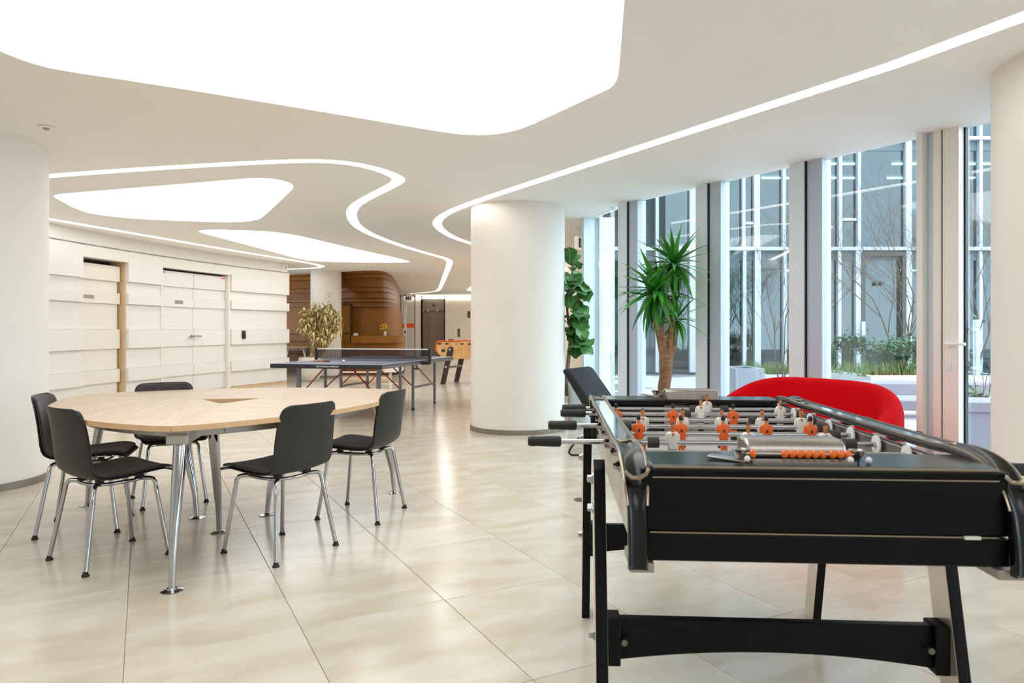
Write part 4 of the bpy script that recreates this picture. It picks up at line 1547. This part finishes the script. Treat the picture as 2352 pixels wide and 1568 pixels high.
# legs, stretchers, bolts
for sx in (-1, 1):
    for sy in (-1, 1):
        top, ft = Vector((sx * .468, sy * .375, .79)), Vector((sx * .468, sy * .555, 0))
        d = (ft - top).normalized()
        w = .048
        pv_ = Vector((0, 1, 0)) - d * d.y
        pv_.normalize()
        pts = [top - d * .03 + pv_ * w * .6, top + pv_ * w, ft + Vector((0, w / abs(d.z), 0)), ft - Vector((0, w / abs(d.z), 0)), top - pv_ * w, top - d * .03 - pv_ * w * .6]
        lg = part('leg', MB().slabx([(p.y, p.z) for p in pts], sx * .468 - .0165, sx * .468 + .0165), ['side_plate', 'black_satin'], FB, bevel=.002)
        for k_, p_ in enumerate(lg.data.polygons):
            p_.material_index = 0 if abs(p_.normal.x) > .9 else 1
        for f_ in (.03, .13, .55):
            c = top.lerp(ft, f_)
            part('bolt', MB().lathe([(.017, 0), (.017, .004), (.011, .005), (.011, .016), (.0001, .018)] if sx > 0 else [(.0001, -.018), (.011, -.016), (.011, -.005), (.017, -.004), (.017, 0)], 8, (c.x + sx * .0165, c.y, c.z), axis='x'), 'chrome', lg)
for sy in (-1, 1):
    y = sy * .467
    bp_ = [(-.452, .405), (.452, .405), (.452, .285)] + [(x_, .285 + .035 * (1 - (x_ / .452) ** 2)) for x_ in [.452 - .0452 * k for k in range(1, 20)]] + [(-.452, .285)]
    stt = part('stretcher', MB().slaby(bp_, y - .014, y + .014), 'black_satin', FB, bevel=.003)
    for sx in (-1, 1):
        part('bracket', MB().box((sx * .435, y + sy * .0, .345), (.04, .07, .13)), 'black_satin', stt, bevel=.004)
        part('bolt', MB().lathe([(.0001, -.02), (.009, -.02), (.012, -.014), (.012, 0)], 8, (sx * .405, y - .014, .345), axis='y'), 'steel_dark', stt)
hk = [(-.49, .375, .77), (-.505, .375, .765), (-.535, .375, .725), (-.54, .375, .71), (-.53, .375, .70), (-.50, .375, .70)]
part('wire_hook', MB().tube(hk, .0045, 6), 'rubber_black', FB, label='bent black wire hook on the far left leg')
for k, y in enumerate((-.64, -.36, -.30, .0, .3, .42)):
    part('bolt', MB().lathe([(.0001, -.020), (.009, -.019), (.010, -.008), (.017, -.004), (.017, 0)], 10, (-XR + .004, y, .80 if k % 2 else .835), axis='x'), 'chrome', FB)

# players
def player_mesh(name, shirt, hair_ball):
    mb = MB()
    if hair_ball:          # dark cap of hair, neck, square shoulders with a dark dot on the back
        mb.ball((0, 0, .064), (.0118, .0118, .013), 12, 2)
        mb.lathe([(.0095, .036), (.008, .056)], 10, (0, 0, 0), 1)
    else:
        mb.ball((0, 0, .062), (.0105, .0115, .0155), 12, 1)
        mb.ball((0, .002, .070), (.0105, .011, .009), 10, 3)
        mb.lathe([(.0095, .034), (.008, .052)], 10, (0, 0, 0), 1)
        mb.add([(-.009, -.0143, .0385), (.009, -.0143, .0385), (0, -.0152, .024)], [(0, 1, 2)], 1)
    # torso
    rows = []
    for z, w, d in ((.041, .012, .009), (.039, .023, .012), (.034, .0265, .014), (.020, .0265, .015), (0, .0235, .0145), (-.018, .0215, .013), (-.024, .020, .012)):
        rows.append([(w * math.copysign(abs(math.cos(a)) ** .55, math.cos(a)), d * math.copysign(abs(math.sin(a)) ** .55, math.sin(a)), z) for a in [2 * PI * k / 16 for k in range(16)]])
    vs = [p for r in rows for p in r]
    fs = []
    for i in range(len(rows) - 1):
        for k in range(16):
            fs.append((i * 16 + k, i * 16 + (k + 1) % 16, (i + 1) * 16 + (k + 1) % 16, (i + 1) * 16 + k))
    fs.append(tuple(range(16)))
    fs.append(tuple((len(rows) - 1) * 16 + k for k in range(16)))
    mb.add(vs, fs, 0)
    # shorts, legs and the kicking foot
    mb.box((0, 0, -.033), (.036, .022, .020), mi=2)
    mb.box((-.009, 0, -.058), (.013, .016, .034), mi=0)
    mb.box((.009, 0, -.058), (.013, .016, .034), mi=0)
    mb.box((0, -.003, -.084), (.030, .028, .020), mi=2)
    # arms close to the body
    for sx in (-1, 1):
        mb.tube([(sx * .0265, 0, .032), (sx * .030, 0, .012), (sx * .027, -.006, -.012)], [.0065, .006, .005], 7, 0)
    if hair_ball:
        mb.lathe([(.0001, -.0158), (.0062, -.0158), (.0062, -.012)], 10, (0, 0, .012), 2, axis='y')
    return mb.mesh(name, [shirt, 'player_skin', 'rubber_black', 'player_skin' if hair_ball else 'dark_walnut'], True, 45)


orange_me = player_mesh('orange_player', 'player_orange', True)
white_me = player_mesh('white_player', 'player_white', False)
rows_ = [('o', [.05]), ('o', [-.365, .03]), ('w', [-.239, -.015, .211]), ('o', [-.319, -.181, -.044, .094, .235]),
         ('w', [-.284, -.144, -.009, .131, .265]), ('o', [-.362, -.147, .078]), ('w', [-.007, .308]), ('w', [.056])]
grip = MB()
grip.lathe([(.0001, 0), (.0135, .001), (.0165, .012), (.0155, .03), (.0175, .085), (.0165, .10), (.010, .103), (.0001, .103)], 12, axis='x')
grip_me = grip.mesh('handle', ['rubber_black'])
bum_me = MB().lathe([(.0001, 0), (.017, .001), (.017, .034), (.0001, .035)], 12, axis='x').mesh('bumper', ['bumper_grey'])
bear_me = MB().lathe([(.0001, 0), (.028, 0), (.028, .005), (.014, .012), (.0001, .012)], 18, axis='x').mesh('bearing', ['bearing_white'])
bolt_me = MB().lathe([(.0001, -.022), (.010, -.02), (.011, -.008), (.019, -.004), (.019, 0), (.0001, 0)], 10, axis='x').mesh('bearing_nut', ['chrome'])
left_h = {2: -.575, 4: -.517, 6: -.470, 7: -.462}
for k in range(8):
    team, xs = rows_[k]
    x0 = left_h[k] if team == 'w' else -.455 - .004
    x1 = .455 if team == 'w' else .47
    if team == 'w':
        r0, r1 = x0 - .06, .445
    else:
        r0, r1 = -.44, .56
        if k:
            r1 = .47
    rod = part('rod', MB().tube([(r0, 0, 0), (r1, 0, 0)], .0082, 10), 'chrome', FB, loc=(0, RY[k], RZ), angle=60)
    rod.rotation_euler = ((.95 if k < 2 else (0, 0, .12, -.1, .05, -.08, 0, .08)[k]), 0, 0)
    for x in xs:
        put('player', orange_me if team == 'o' else white_me, rod, (x, 0, 0)).scale = (.64, .70, .80)
    if team == 'w':
        put('handle', grip_me, rod, (x0 - .103, 0, 0))
    elif k == 0:
        put('handle', grip_me, rod, (.575, 0, 0), rot=(0, 0, PI))
    else:
        put('handle', grip_me, rod, (.585, 0, 0), rot=(0, 0, PI))
    for x in (min(xs) - .075, max(xs) + .055):
        if -.40 < x < .36:
            put('bumper', bum_me, rod, (x, 0, 0))
    put('bearing', bear_me, rod, (XR - .052, 0, 0))
    put('bearing_nut', bolt_me, rod, (-XR - .0, 0, 0))


# scoring bridge at each end: steel hood, cups, bead rail
def bridge(y, s, beads, dx=0.0):
    h = part('steel_hood', MB().slabx([(y + s * .040, .894), (y + s * .040, .916), (y + s * .032, .930), (y + s * .012, .937), (y - s * .04, .937), (y - s * .054, .931), (y - s * .058, .884)], -.112, .118), 'brushed_steel', FB, loc=(dx, 0, 0), bevel=.006, label='rounded steel hood over the goal end')
    for x in (-.138, .125):
        c = MB().lathe([(.0001, .895), (.009, .896), (.010, .903), (.017, .914), (.019, .922), (.015, .923), (.010, .916), (.0001, .915)], 14, (x, y + s * .075, 0))
        part('steel_cup', c, 'brushed_steel', h)
    for x in (-.128, .102, .142):
        c = MB().ball((x, y + s * .10, .903), (.007, .009, .008), 10)
        part('white_stud', c, 'bearing_white', h)
    part('tray_plate', MB().box((-.165, y + s * .07, .899), (.09, .035, .005), ry=.06, rz=-.5), 'brushed_steel', h, bevel=.002)
    part('bead_rail', MB().tube([(-.136, y + s * .085, .913), (.123, y + s * .085, .913)], .003, 8).box((-.005, y + s * .10, .898), (.23, .03, .006)), 'brushed_steel', h)
    for x in beads:
        put('bead', bead_me, h, (x, y + s * .085, .913))


bead_me = MB().ball((0, 0, 0), (.0085, .0100, .0100), 14).mesh('bead', ['bead_orange'])
bridge(-.692, -1, [-.112] + [-.040 + .0172 * k for k in range(6)] + [.068, .0855, .1025], -.026)
bridge(.735, 1, [-.1 + .02 * k for k in range(9)])
part('goal_plate', MB().box((0, .69, .80), (.235, .012, .14)), 'brushed_steel', FB)

# ------------------------------------------------------------------ wooden table football near the lift
WF = thing('table_football', 'pale plywood table football with orange rim and dark slanted legs near the lift', 'table football', (-1.505, 15.43, 0), math.atan2(-.30, .95))
ol = [(-.17, .80), (-.165, .86), (-.14, .905), (-.09, .925), (1.33, .925), (1.38, .905), (1.405, .86), (1.41, .80), (1.31, .56), (.0, .56), (-.02, .575), (-.15, .70)]
for y, nm in ((.0, 'side_board'), (.72, 'side_board')):
    part(nm, MB().slaby(ol, y, y + .03), 'foosball_ply', WF, angle=30, bevel=.004)
part('end_board', MB().bar((-.15, .375, .72), (-.15, .375, .90), .69, .02, up=(1, 0, 0)).bar((1.39, .375, .72), (1.39, .375, .90), .69, .02, up=(1, 0, 0)), 'foosball_ply', WF)
part('bottom_board', MB().box((.64, .375, .60), (1.35, .69, .02)), 'foosball_ply', WF)
part('playing_field', MB().box((.62, .375, .74), (1.3, .69, .02)), 'trim_orange', WF)
for y in (.0, .75):
    rm = smooth_open([(-.175, .72), (-.178, .82), (-.165, .90), (-.10, .938), (.1, .942), (.3, .942), (.42, .956), (.8, .958), (1.2, .945), (1.36, .93), (1.415, .86), (1.41, .74)], 2)
    part('orange_rim', MB().tube([(p[0], y, p[1]) for p in rm], .017, 8), 'trim_orange', WF, angle=60)
for sx, xt, xf in ((1, .17, .0), (-1, 1.07, 1.24)):
    for y in (-.035, .75):
        lg = [(xt - .055, .77), (xt - .035, .805), (xt + .02, .822), (xt + .06, .80), (xt + .07, .75), (xf + .055, 0), (xf - .055, 0)]
        lo = part('leg', MB().slaby(lg, y, y + .035), 'dark_walnut', WF, angle=30, bevel=.004)
        part('washer', MB().lathe([(.0001, -.006), (.02, -.006), (.02, 0)], 12, (xt, y, .76), axis='y').lathe([(.0001, -.006), (.02, -.006), (.02, 0)], 12, ((xt + xf) / 2 - .01, y, .38), axis='y'), 'bearing_white', lo)
    part('stretcher', MB().box(((xt + xf) / 2 + .03, .375, .37), (.06, .78, .04)), 'leg_grey', WF, bevel=.004)
for k in range(8):
    x = -.04 + .175 * k
    rd_ = part('rod', MB().tube([(x, -.06, .885), (x, .82, .885)], .010, 8), 'chrome', WF)
    if k % 3 != 2:
        part('handle', MB().tube([(x, -.06, .885), (x, -.17, .885)], .018, 8), 'rubber_black', rd_)
part('coin_slot', MB().box((.0, -.003, .735), (.08, .008, .055)), 'sign_dark', WF)
part('score_block', MB().box((.10, .2, .955), (.10, .06, .05)), 'sign_dark', WF)

# ------------------------------------------------------------------ red tub sofa
SF = thing('tub_sofa', 'bright red curved tub sofa in front of the windows', 'sofa', (2.165, 5.24, 0), math.radians(-56))
SW = .74
plan, hs = [], []
NS = 44
for k in range(NS + 1):
    u = -1 + 2 * k / NS
    a = PI / 2 - u * PI * .5
    c, s_ = math.cos(a), math.sin(a)
    x = SW * math.copysign(abs(c) ** .62, c)
    y = -.34 + .66 * abs(s_) ** .62
    plan.append((x, y))
    hs.append(.55 + .275 * (1 - abs(u) ** 2.3))


def sofa_normal(k):
    a, b = Vector(plan[max(k - 1, 0)]), Vector(plan[min(k + 1, NS)])
    tg = (b - a).normalized()
    nr = Vector((tg.y, -tg.x))
    return nr if nr.dot(Vector((-plan[k][0], -.2 - plan[k][1]))) > 0 else -nr


rows = []
for k in range(NS + 1):
    nr, h = sofa_normal(k), hs[k]
    th = .13
    sect = [(0, .12), (-.012, .3), (-.012, h - .10), (.0, h - .04), (.028, h - .008), (.06, h), (.09, h - .006), (th - .01, h - .04), (th + .01, h - .12), (th + .03, .40), (th + .03, .12)]
    rows.append([(plan[k][0] + nr.x * d, plan[k][1] + nr.y * d, z) for d, z in sect])
mb = MB().grid(rows)
m_ = len(rows[0])
for o_ in (0, NS * m_):
    mb.f.append(tuple(o_ + k for k in range(m_)))
    mb.m.append(0)
part('backrest', mb, 'sofa_red', SF, angle=50, bevel=.018)
seat = [(plan[k][0] + sofa_normal(k).x * .16, plan[k][1] + sofa_normal(k).y * .16) for k in range(NS + 1)]
part('seat_cushion', MB().prism(seat, .26, .43), 'sofa_red', SF, bevel=.035, angle=60)
part('base', MB().prism([(p[0] * .97, p[1]) for p in seat], .12, .26), 'sofa_red', SF, bevel=.01)
for x, y in ((-.45, -.2), (.45, -.2), (-.38, .1), (.38, .1)):
    part('leg', MB().lathe([(.0001, 0), (.018, 0), (.024, .125), (.0001, .125)], 12, (x, y, 0)), 'chrome', SF)

# ------------------------------------------------------------------ black lounge chair
LC = thing('lounge_chair', 'black upholstered lounge chair with reclined back beside the middle column', 'chair', (1.07, 6.95, 0), math.atan2(-.49, .87))
# local: +x is where the sitter looks, y across
bk = [(-.50, .79), (-.47, .815), (-.42, .80), (-.08, .36), (-.12, .31), (-.18, .31)]
part('backrest', MB().slaby(bk, -.30, .30), 'lounge_black', LC, bevel=.03, angle=60)
part('seat', MB().box((.04, 0, .36), (.44, .60, .11)), 'lounge_black', LC, bevel=.04, angle=60)
for y in (-.24, .24):
    fr_ = MB().tube([(-.26, y, .012), (-.20, y, .30), (.20, y, .30), (.25, y, .012)], .013, 8)
    part('leg', fr_, 'chrome', LC)

# ------------------------------------------------------------------ cream shell armchair behind the tennis table
CS = thing('shell_armchair', 'small cream shell armchair behind the table tennis table', 'chair', ((897 - HX) / FPX * 15.6, 15.6, 0), .9)
rows = []
for i in range(9):
    v = i / 8
    row = []
    for k in range(13):
        a = PI * (-.62 + 1.24 * k / 12)
        top = .44 + .32 * max(0, math.cos(a * .75)) ** 1.5
        r = .13 + .17 * min(1, v * 2.2) ** .6 + .04 * v
        z = .33 + (top - .33) * v ** 1.4
        row.append((r * math.sin(a), r * math.cos(a) * .95, z))
    rows.append(row)
mb = MB().grid(rows)
part('shell', mb, 'cream_shell', CS, solid=.02, subd=1, angle=80)
part('seat_pad', MB().lathe([(.0001, .34), (.26, .345), (.28, .37), (.25, .40), (.0001, .41)], 24), 'cream_shell', CS)
CS.scale = (.95, .95, .74)
part('pedestal', MB().lathe([(.24, 0), (.24, .012), (.04, .03), (.03, .34), (.0001, .34)], 24), 'white_gloss', CS)

# floor socket
fx, fy = gp(1337, 1148)
fs_ = thing('floor_socket', 'round metal floor socket lid left of the black table football', 'socket', (fx, fy, 0))
part('lid', MB().lathe([(.0001, .0), (.058, 0), (.056, .005), (.0001, .006)], 24), 'steel_dark', fs_)
part('latch', MB().box((0, 0, .007), (.02, .03, .003)), 'brushed_steel', fs_)

# ------------------------------------------------------------------ indoor plants
def blade(L, W, droop, n=7, fold=.25, tipr=1.0):
    """a sword leaf along +y bending down"""
    rows = []
    for i in range(n + 1):
        t = i / n
        a = droop * t
        y = L * (math.sin(a) / droop if droop > 1e-3 else t)
        z = -L * ((1 - math.cos(a)) / droop if droop > 1e-3 else 0)
        w = W * (math.sin(PI * (.16 + .84 * t) ** .8)) ** .7 * (1 - t ** 6 * tipr) + .001
        rows.append([(-w / 2, y, z + fold * w / 2), (0, y, z), (w / 2, y, z + fold * w / 2)])
    return MB().grid(rows)


def place(o, p, az, el, roll=0.0):
    """leaf axis +y turned to azimuth az and elevation el"""
    o.location = p
    o.rotation_euler = (Matrix.Rotation(az, 3, 'Z') @ Matrix.Rotation(el, 3, 'X') @ Matrix.Rotation(roll, 3, 'Y')).to_euler()


def pot_round(t, r, h, m, taper=.75):
    part('pot', MB().lathe([(.0001, 0), (r * taper, 0), (r * taper + .01, .01), (r * .97, h * .55), (r, h - .01), (r - .01, h), (r - .03, h - .005), (r - .035, h - .06), (.0001, h - .06)], 32), m, t)
    part('soil', MB().lathe([(.0001, h - .058), (r - .04, h - .058), (.0001, h - .04)], 20), 'soil', t)


# yucca
YD = 6.95
yx, yy = (1527 - HX) / FPX * YD, YD


def py_(px, py, dy=0.0):
    """local point of the yucca for a photo point, dy behind its trunk"""
    y = YD + dy
    return Vector(((px - HX) / FPX * y - yx, dy, EYE - (py - HY) / FPX * y))


yu = thing('potted_yucca', 'tall yucca with three trunks of sword leaves standing before the windows', 'plant', (yx, yy, 0))
pot_round(yu, .23, .46, 'pot_white')
tr = MB()
base = Vector((0, 0, .36))
fork = py_(1530, 828)
tr.tube([base, py_(1525, 890), py_(1531, 850), fork, fork + Vector((.01, 0, .06))], [.066, .062, .060, .068, .05], 12)
heads = []
for pts, rr_ in (([(1527, 832), (1517, 790), (1507, 735), (1500, 690)], (.040, .030, .027, .024)),
                 ([(1530, 828), (1524, 780), (1512, 735), (1510, 672)], (.036, .032, .026, .020)),
                 ([(1534, 830), (1541, 770), (1547, 700), (1549, 612)], (.036, .028, .024, .020)),
                 ([(1536, 832), (1549, 790), (1556, 740)], (.036, .026, .018))):
    p3 = [py_(a, b, .03 * k) for k, (a, b) in enumerate(pts)]
    tr.tube(p3, list(rr_), 9)
    heads.append(p3[-1])
part('trunk', tr, 'bark_brown', yu, angle=60)
sword = [blade(.46, .052, .2).mesh('leaf', ['yucca_leaf']), blade(.50, .056, .55).mesh('leaf', ['yucca_leaf']), blade(.46, .050, 1.2).mesh('leaf', ['yucca_leaf'])]
rl = random.Random(21)
for hI, (h, n, s0) in enumerate(((heads[0], 26, .88), (heads[1], 66, 1.0), (heads[2], 58, 1.0), (heads[3], 26, .78))):
    for k in range(n):
        f = k / (n - 1)
        el = 1.15 - 2.1 * f ** .9 + rl.uniform(-.15, .15)
        az = k * 2.39996 + rl.uniform(-.25, .25)
        me = sword[0 if f < .4 else (1 if f < .72 else 2)]
        if hI == 0:
            el -= .35
        o = put('leaf', me, yu)
        place(o, h + Vector((0, 0, .05 * (1 - f))), az, el, rl.uniform(-.4, .4))
        s = s0 * rl.uniform(.8, 1.08)
        # keep the leaves clear of the glass
        d = Matrix.Rotation(az, 3, 'Z') @ Vector((0, math.cos(el) * .5, 0))
        tip = Vector((yx, yy, 0)) + h + d * s
        gap = (tip - F0).dot(FD)
        while gap > -.02 and s > .35:
            s *= .85
            gap = (Vector((yx, yy, 0)) + h + d * s - F0).dot(FD)
        o.scale = (s, s, s)

# fiddle leaf fig
fx0, fy0 = .845, 8.62


def fg(px, py, dy=0.0):
    y = fy0 + dy
    return Vector(((px - HX) / FPX * y - fx0, dy, EYE - (py - HY) / FPX * y))


fg_ = thing('fiddle_leaf_fig', 'fiddle leaf fig in a pale pot squeezed between column and window frame', 'plant', (fx0, fy0, 0))
pot_round(fg_, .165, .56, 'pot_grey', .9)
tr = MB()
stem_top = fg(1313, 758)
tr.tube([fg(1299, 890) + Vector((.02, 0, -.1)), fg(1301, 880), fg(1306, 820), stem_top], [.030, .028, .024, .020], 9)
tr.tube([stem_top, fg(1305, 735), fg(1302, 700), fg(1312, 640), fg(1318, 600)], [.018, .016, .014, .012, .006], 8)
tr.tube([stem_top, fg(1322, 738), fg(1328, 700, -.05), fg(1330, 650, -.05)], [.016, .013, .011, .006], 8)
tr.tube([fg(1316, 752), fg(1326, 770, -.04), fg(1330, 800, -.05)], [.011, .009, .006], 7)
part('trunk', tr, 'bark_grey', fg_, angle=60)
rows = []
NL = 9
outline = [.012, .05, .082, .085, .092, .118, .132, .12, .075, .01]
for i in range(NL + 1):
    t = i / NL
    y = .34 * t
    z = -.10 * t * t
    w = outline[i]
    rows.append([(-w, y, z + .03 * w / .13 + .008 * (-1) ** i), (-w * .5, y, z + .012), (0, y, z), (w * .5, y, z + .012), (w, y, z + .03 * w / .13 + .008 * (-1) ** i)])
fleaf = MB().grid(rows)
vn = MB().tube([r[2] for r in rows], [.004] * 6 + [.003, .0025, .002, .001], 4)
for i in range(1, 8):
    for sx in (0, 4):
        a, b = Vector(rows[i][2]), Vector(rows[min(i + 1, NL)][sx])
        vn.tube([a + Vector((0, 0, .001)), a.lerp(b, .85) + Vector((0, 0, .002))], .0014, 3, caps=False)
fleaf.add(vn.v, vn.f, 1)
fleaf_me = fleaf.mesh('leaf', ['fig_leaf', 'fig_vein'], angle=70)
rf = random.Random(5)
fig_pts = [(1308, 606, 1.1, .9), (1318, 612, .9, .8), (1300, 622, .5, .8), (1328, 618, .7, .7)]
for k in range(46):
    t = rf.random()
    px = rf.uniform(1298, 1340)
    py2 = 622 + 155 * t
    if k >= 40:
        px, py2 = rf.uniform(1316, 1340), rf.uniform(772, 800)
    fig_pts.append((px, py2, rf.uniform(-.9, .3), rf.uniform(.75, 1.05)))
for px, py2, el, s in fig_pts:
    p = fg(px, py2, rf.uniform(-.14, .06))
    o = put('leaf', fleaf_me, fg_)
    az = rf.uniform(.92 * PI, 1.3 * PI)
    p = p - Matrix.Rotation(az, 3, 'Z') @ Vector((0, .15 * s, 0)) * .6
    # stay clear of the column and the curved glass
    wp = Vector((fx0, fy0, 0)) + p
    tip = wp + Matrix.Rotation(az, 3, 'Z') @ Vector((0, .3 * s, 0))
    if tip.x > 1.02:
        az = PI + rf.uniform(-.15, .05)
    if (Vector((tip.x - .07, tip.y - 8.545))).length < .62:
        s *= .7
        p.x += .08
    place(o, p, az, el, rf.uniform(-.5, .5))
    s *= .82
    o.scale = (s, s, s)

# variegated dracaena by the slim column
dx0, dy0 = (712 - HX) / FPX * 16.45, 16.45


def dr(px, py, dy=0.0):
    y = dy0 + dy
    return Vector(((px - HX) / FPX * y - dx0, dy, EYE - (py - HY) / FPX * y))


dc = thing('potted_dracaena', 'bushy yellow green dracaena in a round white pot before the slim column', 'plant', (dx0, dy0, 0))
part('pot', MB().lathe([(.0001, 0), (.17, 0), (.20, .02), (.265, .18), (.285, .33), (.275, .47), (.25, .55), (.225, .55), (.22, .50), (.0001, .50)], 36), 'pot_white', dc)
part('soil', MB().lathe([(.0001, .502), (.22, .502), (.0001, .52)], 20), 'soil', dc)
tr = MB()
rosettes = []
rz_ = random.Random(4)
for k in range(34):
    a_ = k * 2.39996
    rr2 = math.sqrt((k + .5) / 34)
    rosettes.append((737 + 46 * rr2 * math.cos(a_) + rz_.uniform(-3, 3), 744 + 40 * rr2 * math.sin(a_) + rz_.uniform(-3, 3)))
for n, (px, py2) in enumerate(rosettes):
    e = dr(px, py2, R.uniform(-.25, .25))
    m = dr(718 + (px - 735) * .25 + 10, 815, .0)
    b0 = Vector((R.uniform(-.08, .08), R.uniform(-.06, .06), .5))
    tr.tube([b0, b0.lerp(m, .5) + Vector((R.uniform(-.03, .03), 0, 0)), m, m.lerp(e, .6), e], [.030, .026, .020, .014, .008], 6)
part('trunk', tr, 'bark_tan', dc, angle=60)
dl_ = [blade(.25, .058, 1.5, 5).mesh('leaf', ['dracaena_leaf']), blade(.24, .046, 1.0, 5).mesh('leaf', ['dracaena_green']), blade(.27, .060, 1.9, 5).mesh('leaf', ['dracaena_leaf'])]
rd2 = random.Random(77)
fill = MB()
for n, (px, py2) in enumerate(rosettes):
    e = dr(px, py2, rd2.uniform(-.30, .22))
    for k in range(20):
        f = k / 19
        me = dl_[rd2.choice((0, 0, 1, 2))]
        az, el, ro, s = k * 2.39996 + rd2.uniform(-.3, .3), 1.25 - 1.9 * f + rd2.uniform(-.2, .2), rd2.uniform(-.3, .3), rd2.uniform(.7, 1.0)
        p0 = e + Vector((0, 0, .04 * (1 - f)))
        if k % 5 < 2 and n < 34:
            o = put('leaf', me, dc)
            place(o, p0, az, el, ro)
            o.scale = (s, s, s)
        else:
            E = Matrix.Rotation(az, 3, 'Z') @ Matrix.Rotation(el, 3, 'X') @ Matrix.Rotation(ro, 3, 'Y')
            fill.add([p0 + E @ (v.co * s) for v in me.vertices], [tuple(q.vertices) for q in me.polygons], 1 if me == dl_[1] else 0)
part('leaf_mass', fill, ['dracaena_leaf', 'dracaena_green'], dc, kind='stuff', angle=60)
e = dr(757, 690)
for k in range(14):
    o = put('leaf', dl_[1], dc)
    place(o, e + Vector((0, 0, .16 - .02 * k)), k * 2.39996, .6 - .05 * k, 0)
    o.scale = (.75, .75, .75)
